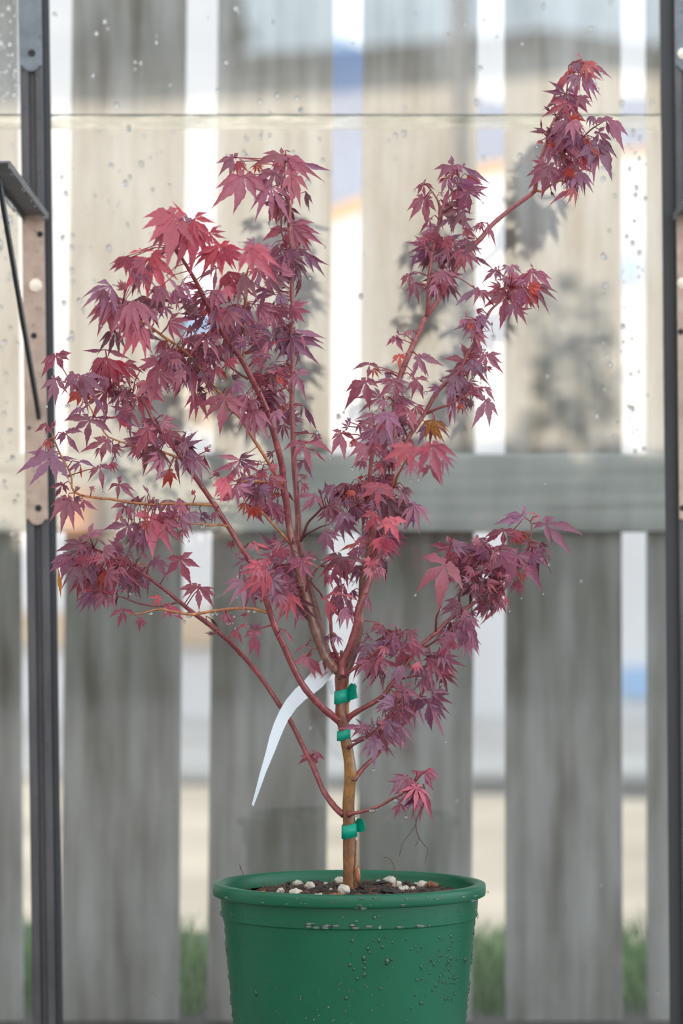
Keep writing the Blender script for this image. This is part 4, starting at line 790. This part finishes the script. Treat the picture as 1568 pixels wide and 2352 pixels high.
 (60, 1080, 3.92, '375 260 440 520 m;365 260 315 545 m;360 265 205 450 m;520 290 510 385 m;540 300 632 362 m;430 250 525 285 p;560 605 600 468 p;575 605 705 530 p;550 610 465 615 p;580 610 695 600 pn;915 500 960 690 p;905 500 780 695 p;890 490 695 550 p;940 500 1082 570 p;900 480 840 445 p;860 400 815 450 g;1080 450 1070 545 o;885 330 970 480 ms;875 330 760 345 m;880 340 800 480 m;1120 430 1150 790 rs;1130 420 1325 745 r;1100 420 960 420 r;1150 420 1240 465 m;1370 410 1460 600 ps;1360 410 1258 560 p;1350 400 1200 385 m;1400 540 1410 645 m;1470 380 1560 500 p;500 660 250 745 p;490 670 450 775 p;370 770 320 1015 p;360 770 205 940 p;285 880 330 1145 gn;700 690 830 785 p;640 620 750 700 pn;620 860 375 1085 p;610 860 350 970 p;480 870 370 1065 d;530 790 415 860 m;680 920 480 1240 rs;670 920 460 1130 r;700 920 730 1090 o;730 920 860 1000 m;860 950 935 1105 p;720 1110 740 1255 ms;710 1115 615 1265 m;700 1110 550 1190 m;740 1110 805 1255 m;740 1100 875 1085 m;870 1260 900 1395 m;860 1260 820 1440 m;850 1260 740 1340 m;890 1270 1000 1325 m;1030 1340 1000 1475 m;1045 1340 1062 1430 m;1200 1150 1125 1240 r;1200 1140 1095 1150 rn;1280 1230 1300 1345 r;1300 1230 1415 1375 r;1385 800 1482 1055 m;1380 800 1250 965 m;1400 800 1568 885 m;1380 790 1258 800 mn;1400 780 1505 740 m;1170 800 1255 985 p;1160 800 1135 905 pn;1060 590 1000 710 p;1040 740 1112 812 pn;960 1000 1085 975 d;1080 870 1000 815 gn;690 790 555 780 r;740 790 855 850 r;1110 225 1045 118 mn;1510 220 1488 165 r;800 700 870 800 p;560 900 480 960 m;600 800 520 850 m;420 870 340 920 p;830 880 900 960 m'),
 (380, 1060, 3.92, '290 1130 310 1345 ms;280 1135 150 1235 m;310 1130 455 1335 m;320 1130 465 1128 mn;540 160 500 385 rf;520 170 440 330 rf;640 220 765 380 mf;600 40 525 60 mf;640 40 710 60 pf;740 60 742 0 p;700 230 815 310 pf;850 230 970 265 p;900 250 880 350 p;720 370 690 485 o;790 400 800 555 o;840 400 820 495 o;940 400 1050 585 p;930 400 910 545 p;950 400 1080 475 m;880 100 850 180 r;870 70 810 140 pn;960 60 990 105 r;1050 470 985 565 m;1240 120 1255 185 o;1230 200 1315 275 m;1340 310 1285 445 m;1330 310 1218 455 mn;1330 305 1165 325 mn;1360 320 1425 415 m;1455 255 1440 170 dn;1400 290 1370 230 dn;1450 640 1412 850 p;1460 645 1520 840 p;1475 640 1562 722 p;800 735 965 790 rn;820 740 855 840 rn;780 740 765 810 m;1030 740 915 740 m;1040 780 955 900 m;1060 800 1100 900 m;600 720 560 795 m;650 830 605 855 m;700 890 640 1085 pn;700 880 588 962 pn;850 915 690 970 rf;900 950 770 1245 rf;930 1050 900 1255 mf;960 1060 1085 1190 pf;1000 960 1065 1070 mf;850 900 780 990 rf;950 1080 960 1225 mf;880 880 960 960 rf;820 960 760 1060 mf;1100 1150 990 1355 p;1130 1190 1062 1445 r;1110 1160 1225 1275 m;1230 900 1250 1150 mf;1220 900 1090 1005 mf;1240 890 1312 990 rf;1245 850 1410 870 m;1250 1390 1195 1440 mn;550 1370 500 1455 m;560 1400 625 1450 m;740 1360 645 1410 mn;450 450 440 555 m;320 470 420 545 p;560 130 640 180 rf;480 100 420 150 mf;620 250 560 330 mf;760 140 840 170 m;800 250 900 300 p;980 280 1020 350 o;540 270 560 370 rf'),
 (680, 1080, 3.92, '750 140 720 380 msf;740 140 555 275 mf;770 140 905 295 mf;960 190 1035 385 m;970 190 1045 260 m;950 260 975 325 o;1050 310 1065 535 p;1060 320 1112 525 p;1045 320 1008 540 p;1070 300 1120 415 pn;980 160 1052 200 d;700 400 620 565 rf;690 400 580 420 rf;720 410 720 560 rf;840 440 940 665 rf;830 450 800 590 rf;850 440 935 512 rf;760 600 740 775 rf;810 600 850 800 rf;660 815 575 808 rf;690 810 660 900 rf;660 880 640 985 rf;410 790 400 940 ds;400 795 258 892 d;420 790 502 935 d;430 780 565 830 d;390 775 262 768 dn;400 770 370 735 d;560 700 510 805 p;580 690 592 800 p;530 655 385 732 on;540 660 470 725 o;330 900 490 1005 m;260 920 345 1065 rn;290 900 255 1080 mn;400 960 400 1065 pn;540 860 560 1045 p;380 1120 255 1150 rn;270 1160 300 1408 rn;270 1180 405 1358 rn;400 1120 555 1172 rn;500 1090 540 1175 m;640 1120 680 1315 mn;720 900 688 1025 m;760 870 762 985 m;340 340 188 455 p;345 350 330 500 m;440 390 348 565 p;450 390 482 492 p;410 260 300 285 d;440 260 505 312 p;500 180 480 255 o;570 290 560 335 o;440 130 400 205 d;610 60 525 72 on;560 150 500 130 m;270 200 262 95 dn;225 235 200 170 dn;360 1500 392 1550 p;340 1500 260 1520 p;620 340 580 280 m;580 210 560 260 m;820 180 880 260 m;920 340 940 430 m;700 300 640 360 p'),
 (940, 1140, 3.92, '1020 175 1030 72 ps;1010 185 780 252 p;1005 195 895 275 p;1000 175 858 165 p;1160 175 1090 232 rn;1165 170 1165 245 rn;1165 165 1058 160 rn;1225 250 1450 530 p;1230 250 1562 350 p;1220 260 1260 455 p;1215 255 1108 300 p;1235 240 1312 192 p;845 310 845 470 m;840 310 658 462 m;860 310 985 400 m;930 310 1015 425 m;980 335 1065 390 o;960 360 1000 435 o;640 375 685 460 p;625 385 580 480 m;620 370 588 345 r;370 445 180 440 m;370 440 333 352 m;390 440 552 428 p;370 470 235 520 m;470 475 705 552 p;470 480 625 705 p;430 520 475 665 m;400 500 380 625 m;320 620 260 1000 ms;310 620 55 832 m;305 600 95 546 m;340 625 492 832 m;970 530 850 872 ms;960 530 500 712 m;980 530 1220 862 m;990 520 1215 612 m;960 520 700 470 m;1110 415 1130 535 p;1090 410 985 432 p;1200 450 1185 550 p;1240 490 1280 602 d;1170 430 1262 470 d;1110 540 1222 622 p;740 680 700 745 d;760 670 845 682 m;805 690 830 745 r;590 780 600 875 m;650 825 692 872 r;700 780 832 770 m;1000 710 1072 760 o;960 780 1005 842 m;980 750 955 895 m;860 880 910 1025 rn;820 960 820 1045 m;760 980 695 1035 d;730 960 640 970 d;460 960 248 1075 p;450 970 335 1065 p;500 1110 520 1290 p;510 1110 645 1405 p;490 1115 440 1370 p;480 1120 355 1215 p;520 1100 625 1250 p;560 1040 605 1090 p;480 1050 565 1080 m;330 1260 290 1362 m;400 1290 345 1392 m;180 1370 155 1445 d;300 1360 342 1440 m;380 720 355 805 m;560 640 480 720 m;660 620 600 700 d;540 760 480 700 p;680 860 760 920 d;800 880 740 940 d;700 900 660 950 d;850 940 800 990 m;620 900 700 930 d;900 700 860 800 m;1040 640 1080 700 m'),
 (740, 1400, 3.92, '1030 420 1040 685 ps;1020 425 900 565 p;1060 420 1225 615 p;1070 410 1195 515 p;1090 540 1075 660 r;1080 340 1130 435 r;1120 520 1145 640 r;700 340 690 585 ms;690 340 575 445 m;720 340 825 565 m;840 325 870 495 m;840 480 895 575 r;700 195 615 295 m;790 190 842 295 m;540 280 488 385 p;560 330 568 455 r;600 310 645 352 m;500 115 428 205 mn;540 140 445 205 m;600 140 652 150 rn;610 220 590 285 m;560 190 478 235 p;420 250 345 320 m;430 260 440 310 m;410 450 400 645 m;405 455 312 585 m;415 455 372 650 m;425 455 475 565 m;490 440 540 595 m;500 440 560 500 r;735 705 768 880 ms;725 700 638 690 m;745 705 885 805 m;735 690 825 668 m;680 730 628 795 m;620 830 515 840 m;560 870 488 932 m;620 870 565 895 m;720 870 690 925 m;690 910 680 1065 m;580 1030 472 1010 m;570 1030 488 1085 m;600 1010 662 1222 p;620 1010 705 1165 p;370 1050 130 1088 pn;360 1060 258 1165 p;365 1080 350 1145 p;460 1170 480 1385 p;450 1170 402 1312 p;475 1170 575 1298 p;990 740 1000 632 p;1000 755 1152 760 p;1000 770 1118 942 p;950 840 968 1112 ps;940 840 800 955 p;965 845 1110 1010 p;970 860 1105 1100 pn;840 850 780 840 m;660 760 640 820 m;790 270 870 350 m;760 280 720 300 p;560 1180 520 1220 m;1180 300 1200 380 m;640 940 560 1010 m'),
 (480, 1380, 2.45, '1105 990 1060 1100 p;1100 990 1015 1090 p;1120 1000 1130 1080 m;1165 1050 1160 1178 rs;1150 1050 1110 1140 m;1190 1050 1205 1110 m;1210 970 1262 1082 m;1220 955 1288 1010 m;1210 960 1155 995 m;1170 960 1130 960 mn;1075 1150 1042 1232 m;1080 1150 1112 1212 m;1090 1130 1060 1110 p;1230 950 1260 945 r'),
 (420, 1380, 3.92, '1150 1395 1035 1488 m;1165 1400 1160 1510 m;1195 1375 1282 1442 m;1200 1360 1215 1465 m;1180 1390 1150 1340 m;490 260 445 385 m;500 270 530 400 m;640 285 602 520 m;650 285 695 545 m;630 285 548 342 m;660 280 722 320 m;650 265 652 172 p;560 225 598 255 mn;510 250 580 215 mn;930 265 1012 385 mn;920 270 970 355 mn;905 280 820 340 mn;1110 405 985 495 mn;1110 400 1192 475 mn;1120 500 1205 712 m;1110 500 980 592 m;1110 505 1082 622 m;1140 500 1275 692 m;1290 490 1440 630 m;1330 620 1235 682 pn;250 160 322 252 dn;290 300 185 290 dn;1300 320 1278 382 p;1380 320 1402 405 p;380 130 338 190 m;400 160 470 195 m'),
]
DENSE = '410 520 45 3;330 640 60 5;300 720 55 4;450 690 60 7;520 700 60 8;500 790 70 9;420 825 60 8;470 850 55 7;600 660 55 8;640 460 35 5;655 605 40 9;640 720 45 8;630 800 45 8;630 870 45 8;625 950 40 6;590 920 35 4;270 885 50 6;295 910 40 8;390 1010 45 6;350 1005 45 5;560 1110 60 9;620 1120 45 8;330 1180 50 5;390 1175 50 6;230 1310 55 10;190 1285 40 5;300 1300 45 6;610 1320 55 9;660 1340 45 8;660 1265 35 5;790 1150 45 8;825 1130 40 7;900 925 45 8;910 985 45 8;880 1035 35 6;870 1120 45 8;900 1160 40 7;870 1225 35 8;870 1275 25 5;790 1310 45 4;770 1370 35 3;1040 450 40 6;1010 560 35 6;1055 570 35 6;1020 645 28 5;1185 665 45 8;1108 752 25 5;1090 815 25 5;1060 885 35 6;1320 340 40 9;1300 400 35 6;1275 305 25 5;1305 225 20 4;1110 1290 55 12;1150 1305 45 9;1085 1265 35 6;1120 1365 45 12;1060 1430 35 6;1210 1265 25 4;920 1490 45 7;865 1490 35 4;990 1530 35 5;920 1610 35 8;885 1660 35 4;865 1700 16 3;955 1815 22 4'
TONES = {'r': (0.49, 0.088, 0.125), 'm': (0.335, 0.083, 0.125), 'p': (0.28, 0.095, 0.155), 'd': (0.15, 0.038, 0.055), 'o': (0.46, 0.058, 0.036), 'g': (0.42, 0.17, 0.035)}  # orange tone: glow of backlit leaves is put into the colour
rl = random.Random(41)
groups = {}
DROPS = []


def put_leaf(mb, base, tips, tone, narrow=False, star=False, small=False):
    """one leaf; every traced lobe tip is met, a leaf with a single traced tip gets its other lobes by the usual pattern"""
    b = Vector(base); tips = [Vector(t) for t in tips]
    c = Vector((0, 0, 0))
    for t in tips: c += (t - b)
    if len(tips) == 1 or c.length < 0.4 * max((t - b).length for t in tips): c = max((t - b for t in tips), key=lambda v: v.length).copy()
    L = max((t - b).length for t in tips)
    if L < 1e-4: return
    c.normalize()
    tilt = math.radians(rl.uniform(-18, 38) if len(tips) == 1 else rl.uniform(-10, 30)); view = Vector((0, -1, 0))
    c2 = (c * math.cos(tilt) + view * math.sin(tilt)).normalized(); n = (view * math.cos(tilt) - c * math.sin(tilt)).normalized()
    roll = math.radians(rl.uniform(-38, 38) if not star and len(tips) == 1 else rl.uniform(-18, 18))
    s = c2.cross(n); n2 = n * math.cos(roll) + s * math.sin(roll); s2 = c2.cross(n2)
    sp = 0.36 if narrow else (0.98 if star else rl.uniform(0.55, 0.95))
    lobes = []                                              # (x, y) of each tip in the leaf's own plane, in units of L
    if len(tips) == 1:
        Lk = 1 / math.cos(tilt)
        pat = [(0, 1.0), (41, 0.93), (-41, 0.93), (80, 0.74), (-80, 0.74)]
        if star: pat += [(122, 0.30), (-122, 0.30)]
        if small: pat = pat[:rl.choice([3, 4, 5])]
        if narrow: pat = [(0, 1.0), (40, 0.72), (-40, 0.68)][:rl.choice([1, 2, 3])]
        for ang, ln in pat:
            a = math.radians(ang * sp + rl.uniform(-5, 5)); ln *= rl.uniform(0.9, 1.06) * Lk; lobes.append((math.sin(a) * ln, math.cos(a) * ln, False))
    else:
        det = s2.x * c2.z - s2.z * c2.x
        for t in tips:
            d = (t - b) / L
            if abs(det) < 0.15: x, y = d.dot(s2), d.dot(c2)
            else: x, y = (d.x * c2.z - d.z * c2.x) / det, (s2.x * d.z - s2.z * d.x) / det
            lobes.append((x, y, True))
        an = [math.atan2(x, y) for x, y, _ in lobes]
        if len(tips) < 4 and not narrow:
            for q, e_ in ((1, max(an)), (-1, min(an))):
                if abs(e_) < 1.5:
                    a = e_ + q * rl.uniform(0.6, 0.8); ln = rl.uniform(0.5, 0.75); lobes.append((math.sin(a) * ln, math.cos(a) * ln, False))
        for q in (-1, 1):                                   # the short basal lobes
            a = math.radians(q * rl.uniform(105, 135)); ln = rl.uniform(0.16, 0.3); lobes.append((math.sin(a) * ln, math.cos(a) * ln, False))
    droop = rl.uniform(0.12, 0.42); fold = rl.uniform(0.15, 0.9); W = (0.105 if narrow else (0.132 if len(tips) == 1 else 0.155)) * rl.uniform(0.88, 1.15)
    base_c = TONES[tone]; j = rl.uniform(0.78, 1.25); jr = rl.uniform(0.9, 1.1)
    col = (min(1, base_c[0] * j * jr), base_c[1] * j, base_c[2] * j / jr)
    K = 13; G_ = rl.uniform(0.15, 0.5); bow = rl.uniform(0.05, 0.22)
    for lx, ly, exact in lobes:
        ln = math.hypot(lx, ly); dx, dz = lx / ln, ly / ln; side = abs(dx)
        curl = rl.uniform(-0.1, 0.1) if not exact else 0
        w0 = W * (0.6 + 0.4 * min(ln, 1.1)) * (0.8 + 0.2 * rl.random())
        vs, fs = [], []
        for k in range(K + 1):
            tt = k / K
            if k == 0: wd = 0.022
            elif k == K: wd = 0.0008
            else:
                f_ = (tt / 0.46) ** 1.05 if tt < 0.46 else ((1 - tt) / 0.54) ** 1.3
                wd = w0 * f_ * (1.13 if k % 2 else 0.9)
                wd = max(wd, 0.022 * (1 - tt))
            r = tt * ln
            lift = -G_ * r * r * (0.15 + side) * (1 if c.z < 0.2 else 0.35) if not exact else bow * side * 4 * tt * (1 - tt) * ln
            for q in (-1, 0, 1):
                x = dx * r + q * wd * dz + curl * tt * tt * dz * 0.6; y = dz * r - q * wd * dx - curl * tt * tt * dx * 0.6
                h = -droop * r * r + fold * abs(q) * wd * 0.8
                p = b + (s2 * x + c2 * y + n2 * h) * L
                p.z += lift * L
                vs.append(p)
            if k:
                i = 3 * k
                fs += [(i - 3, i, i + 1, i - 2), (i - 2, i + 1, i + 2, i - 1)]
        vv = rl.uniform(0.92, 1.08)
        mb.col = (col[0] * vv, col[1] * vv, col[2] * vv, 1)
        mb.add(vs, fs)
        if not small and ln > 0.5 and rl.random() < 0.8:
            k = rl.randint(2, 9); p = vs[3 * k + rl.choice([0, 1, 2])]; DROPS.append((p + n2 * 0.0004, rl.uniform(0.0005, 0.0012), 0.75))
        if not small and ln > 0.7 and rl.random() < 0.07:
            DROPS.append((vs[-2] + Vector((0, 0, -0.001)), rl.uniform(0.0009, 0.0018), 1.25))


def place(bx, by, tips, tone, narrow, star, front, small=False, back=0.0):
    d2 = (WARR[:, 0] - bx) ** 2 + (WARR[:, 1] - by) ** 2; i = int(np.argmin(d2)); key = WKEY[i]
    x, y, dy = WPTS[i]; off = rl.uniform(-0.035, 0.015) + back - (0.11 if front else 0)
    B = P(bx, by, dy + off); T = [P(tx, ty, dy + off) for tx, ty in tips]
    gk = (PARENT[key], key, int(WARC[i] // 170))
    mb = groups.setdefault(gk, MB())
    dist = math.sqrt(d2[i])
    mb.cur = 1
    A = P(x, y, dy)
    v = A - B
    if v.length > 0.055: A = B + v * (0.055 / v.length)
    if dist > 3:
        mid = (A + B) / 2 + Vector((rl.uniform(-.003, .003), 0, rl.uniform(0, 0.005)))
        mb.col = (0.30, 0.035, 0.05, 1) if tone != 'o' else (0.4, 0.06, 0.04, 1)
        mb.tube([A, mid, B], 0.00055 if not small else 0.0004, 4)
    mb.cur = 0
    put_leaf(mb, B, T, tone, narrow, star, small)
    return mb


for x0, y0, z, s in LEAVES:
    grp = []                                                # traced lobes that spring from one point are one leaf
    for it in s.split(';'):
        a = it.split(); bx, by, tx, ty = [float(q) / z for q in a[:4]]; fl = a[4]
        hit = [g_ for g_ in grp if math.hypot(g_['b'][0] - bx, g_['b'][1] - by) < 7 and g_['t'] == fl[0] and len(g_['tips']) < 6]
        if hit:
            u = math.atan2(ty - by, tx - bx)
            if all(abs((u - math.atan2(q[1] - hit[0]['b'][1], q[0] - hit[0]['b'][0]) + math.pi) % (2 * math.pi) - math.pi) > 0.2 for q in hit[0]['tips']):
                hit[0]['tips'].append((tx, ty)); continue
        grp.append({'b': (bx, by), 'tips': [(tx, ty)], 't': fl[0], 'f': fl[1:]})
    for g_ in grp:
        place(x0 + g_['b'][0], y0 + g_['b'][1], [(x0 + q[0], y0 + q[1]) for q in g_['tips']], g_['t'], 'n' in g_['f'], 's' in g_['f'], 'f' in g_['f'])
for it in DENSE.split(';'):
    cx, cy, r, n = [float(q) for q in it.split()]
    for _ in range(int(n * 1.5)):
        a = rl.uniform(0, 6.28); q = r * math.sqrt(rl.random()); bx, by = cx + q * math.cos(a), cy + q * math.sin(a)
        ang = math.radians(rl.gauss(90, 55)); ln = rl.uniform(28, 66)
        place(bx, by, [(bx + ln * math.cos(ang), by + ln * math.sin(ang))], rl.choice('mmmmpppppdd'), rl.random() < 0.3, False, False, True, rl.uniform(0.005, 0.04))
    for _ in range(int(n * 0.9)):                           # curled dry scraps and hair-thin stalks inside the tuft
        a = rl.uniform(0, 6.28); q = 0.8 * r * math.sqrt(rl.random()); bx, by = cx + q * math.cos(a), cy + q * math.sin(a); ang = rl.uniform(0, 6.28); ln = rl.uniform(8, 22)
        mb = place(bx, by, [(bx + ln * math.cos(ang), by + ln * math.sin(ang))], 'd', True, False, False, True, rl.uniform(-0.02, 0.03))
        p0 = Vector(mb.v[-1]); mb.cur = 1; mb.col = (0.16, 0.03, 0.035, 1)
        mb.tube([p0, p0 + Vector((rl.uniform(-.004, .004), 0, rl.uniform(-.006, .004))), p0 + Vector((rl.uniform(-.010, .010), 0, rl.uniform(-.014, .004)))], 0.0003, 4)
        mb.cur = 0
for gk in sorted(groups):                                   # a lone leaf or two joins the next spray on its twig
    mb = groups[gk]
    near = [k for k in groups if k[:2] == gk[:2] and k != gk] or [k for k in groups if k[0] == gk[0] and k != gk]
    if mb.m.count(0) < 700 and near:
        t_ = groups[min(near, key=lambda k: (k[1] != gk[1], abs(k[2] - gk[2])))]
        o_ = len(t_.v); t_.v += mb.v; t_.c += mb.c; t_.m += mb.m; t_.f += [tuple(i + o_ for i in f) for f in mb.f]
        del groups[gk]
for gk, mb in sorted(groups.items()):
    mb.build('foliage', [M['leaf'], M['bark']], limb[gk[0]], True, colour=True)
m_ = MB()
for p, r, sz in DROPS: m_.ball(p, r, 1, 0.9, sz, 8, 5)
for key, n in (('t1', 7), ('lowleft', 6), ('lowright', 5), ('rightlow', 8), ('rightmid', 6), ('t3', 5), ('midleft', 6), ('t24', 3)):
    idx = [i for i, k in enumerate(WKEY) if k == key]
    for _ in range(n):
        x, y, dy = WPTS[rl.choice(idx)]; m_.ball(P(x, y + 6, dy), rl.uniform(0.001, 0.0022), 1, 1, 1.15, 10, 6)
for px, py, r in [(434, 1412, 8), (855, 1862, 7), (487, 1411, 5), (498, 1411, 4), (525, 1432, 5), (1015, 1572, 5), (963, 1558, 5), (877, 1553, 4), (1107, 1332, 5), (186, 1384, 5)]:
    q = P(px, py, -0.025); m_.ball(q, r / 2234, 1.1, 1, 0.85, 12, 8)
o = m_.build('water_droplets', M['water'], maple, True); o['kind'] = 'stuff'

# ------------------------------------------------------------------ stake, ties, tag, root
m_ = MB(); m_.tube([P(797, 2040, 0.0135), P(796, 1800, 0.0135), P(795, 1500, 0.0135)], 6.2 / 2234, 12)
tag(m_.build('plant_stake', M['stake'], None, True, origin=P(797, 2040, 0.0135)), 'thin tan wooden stake standing upright behind the maple trunk', 'stake')


def tie(name_lab, cx, y0, y1, rt, flap, ang):
    """a band of tape round trunk and stake, its ends pressed together as a flap"""
    a, b = P(cx, y0, 0), P(cx, y1, 0); m_ = MB(); n = 40; ring = []
    R1 = rt / 2234 + 0.0006; sx_, sy_ = P(796, y0, 0.0135).x - a.x, 0.0135
    # hull of two circles: trunk and stake
    pts = []
    for k in range(180):
        th = 2 * math.pi * k / 180; ux, uy = math.cos(th), math.sin(th)
        s1 = R1; s2 = sx_ * ux + sy_ * uy + 6.2 / 2234 + 0.0006
        pts.append((ux, uy, max(s1, s2)))
    hull = []
    for k in range(180):
        ux, uy, h = pts[k]; vx, vy, h2 = pts[(k + 1) % 180]; det = ux * vy - uy * vx
        hull.append(((h * vy - h2 * uy) / det, (h2 * ux - h * vx) / det))
    hull = hull[::3]; n = len(hull); vs = []
    for z, o_ in ((a.z, a), (b.z, b)):
        for th_ in (0.0, 0.0005):
            for x, y in hull:
                l = math.hypot(x, y); vs.append((o_.x + x * (1 + th_ / l), y * (1 + th_ / l), z + 0.0012 * math.sin(x * 300)))
    fs = []
    for k in range(n):
        j = (k + 1) % n
        fs += [(n + k, n + j, 3 * n + j, 3 * n + k), (j, k, 2 * n + k, 2 * n + j), (k, j, n + j, n + k), (2 * n + j, 2 * n + k, 3 * n + k, 3 * n + j)]
    m_.add(vs, fs)
    o = m_.build('tie_tape', M['tape'], None, True, origin=((a.x + b.x) / 2, 0, b.z))
    if flap:
        f = MB(); q = [P(px, py, dy) for px, py, dy in flap]; nn = Vector((0.15, 0.0009, 0)).normalized() * 0 + Vector((0.0001, 0.0007, 0))
        N_ = len(q); f.add([p for p in q] + [p + nn for p in q], [tuple(range(N_)), tuple(range(2 * N_ - 1, N_ - 1, -1))] + [(i, i + N_, (i + 1) % N_ + N_, (i + 1) % N_) for i in range(N_)])
        f.build('flap', M['tape'], o)
    return tag(o, name_lab, 'tape')


def flap_pts(l): return [(x, y, d) for x, y, d in l]
tie('topmost green tie tape with a torn flap, just below the crotch', 782, 1585, 1615, 12.6, flap_pts([(797, 1582, 0.006), (802, 1573, 0.004), (806, 1569, 0.002), (812, 1571, 0), (815, 1569, -0.001), (817, 1574, -0.001), (819, 1574, -0.002), (818, 1586, -0.002), (821, 1603, -0.002), (812, 1606, 0), (801, 1610, 0.004), (797, 1611, 0.006)]), 0)
tie('middle green tie tape without a flap, under the forking branches', 789, 1677, 1699, 13.4, None, 0)
tie('lowest green tie tape with a square flap, near the soil', 802, 1893, 1924, 15.6, flap_pts([(815, 1888, 0.008), (820, 1880, 0.004), (829, 1879, 0), (833, 1882, -0.002), (838, 1893, -0.003), (838, 1909, -0.003), (830, 1911, 0), (820, 1911, 0.004), (815, 1912, 0.008)]), 0)

top = [(748, 1508), (736, 1518), (715, 1544), (695, 1567), (678, 1582), (657, 1607), (642, 1632), (629, 1661), (619, 1691), (609, 1732), (596, 1778), (586, 1818), (578, 1848)]
bot = [(768, 1545), (762, 1550), (740, 1578), (716, 1597), (701, 1607), (680, 1627), (662, 1653), (650, 1678), (641, 1700), (630, 1728), (611, 1773), (597, 1812), (582, 1852)]
m_ = MB(); n = len(top); vs = []
for off in (0.0, 0.0006):
    for (ax, ay), (bx, by), i in zip(top, bot, range(n)):
        d = 0.012 - 0.006 * math.sin(i / (n - 1) * 3.0)
        vs += [P(ax, ay, d + off), P(bx, by, d + off + 0.003)]
k = 2 * n; fs = []
for i in range(n - 1):
    a = 2 * i; fs += [(a, a + 2, a + 3, a + 1), (k + a, k + a + 1, k + a + 3, k + a + 2), (a, k + a, k + a + 2, a + 2), (a + 1, a + 3, k + a + 3, k + a + 1)]
fs += [(0, 1, k + 1, k), (2 * n - 2, k + 2 * n - 2, k + 2 * n - 1, 2 * n - 1)]
m_.add(vs, fs)
tg = tag(m_.build('plant_tag', M['tagwhite'], None, True, origin=P(760, 1530, 0.012)), 'long curved blank white plastic tag hanging from the crotch', 'tag')
e_ = tg.modifiers.new('es', 'EDGE_SPLIT'); e_.split_angle = math.radians(40)
m_ = MB(); q = [P(x, y, 0.0) for x, y in [(753, 1566), (762, 1560), (766, 1580), (765, 1596), (759, 1594), (755, 1580)]]
N_ = len(q); m_.add(q + [p + Vector((0, 0.001, 0)) for p in q], [tuple(range(N_)), tuple(range(2 * N_ - 1, N_ - 1, -1))] + [(i, i + N_, (i + 1) % N_ + N_, (i + 1) % N_) for i in range(N_)])
m_.build('clear_loop', M['clear'], tg)

def strand(l): return [P(480 + x / 2.45, 1380 + y / 2.45, -0.022) for x, y in l]
m_ = MB()
A = smooth([(p.x, p.z, p.y, 0) for p in strand([(1205, 1030), (1218, 1090), (1208, 1140), (1190, 1180), (1166, 1235), (1168, 1300), (1200, 1362), (1230, 1398), (1222, 1440), (1214, 1476)])], 0.002)
m_.tube([(p[0], p[2], p[1]) for p in A], [0.0009 - 0.0006 * i / len(A) for i in range(len(A))], 5)
B = smooth([(p.x, p.z, p.y, 0) for p in strand([(1148, 1165), (1152, 1210), (1164, 1252), (1135, 1300), (1100, 1350), (1082, 1385), (1070, 1438)])], 0.002)
m_.tube([(p[0], p[2], p[1]) for p in B], 0.00032, 4)
C_ = smooth([(p.x, p.z, p.y, 0) for p in strand([(1180, 1330), (1172, 1360), (1160, 1380)])], 0.002)
m_.tube([(p[0], p[2], p[1]) for p in C_], 0.0003, 4)
tag(m_.build('dry_rootlet', M['root'], None, True, origin=P(975, 1815, -0.022)), 'dry brown forked rootlet dangling from the lowest right sprig', 'root')
# loose fibres standing up from the mix, caught on the rim
for lab, l in (('thin dark fibre standing on the left rim of the pot', [(262, 330, 0), (266, 262, 0), (252, 220, 0), (240, 186, 0), (246, 210, 0)]), ('pale curled fibre rising right of the trunk', [(1022, 300, 0), (1022, 240, 0), (1005, 180, 0), (985, 155, 0), (960, 150, 0)])):
    m_ = MB(); pp = []
    q0, _ = on_soil(l[0][0], l[0][1]); q0 = clamp_in(q0, 0.12)
    for tx, ty, _ in l: pp.append(P(440 + tx / 2.178, 1900 + ty / 2.178, q0.y))
    pp[0].z = soil_z(q0.x, q0.y)
    sm = smooth([(p.x, p.z, p.y, 0) for p in pp], 0.002)
    m_.tube([(p[0], p[2], p[1]) for p in sm], 0.0004, 5)
    tag(m_.build('loose_fibre', M['root'] if 'dark' in lab else M['fibre'], None, True, origin=pp[0]), lab, 'fibre')
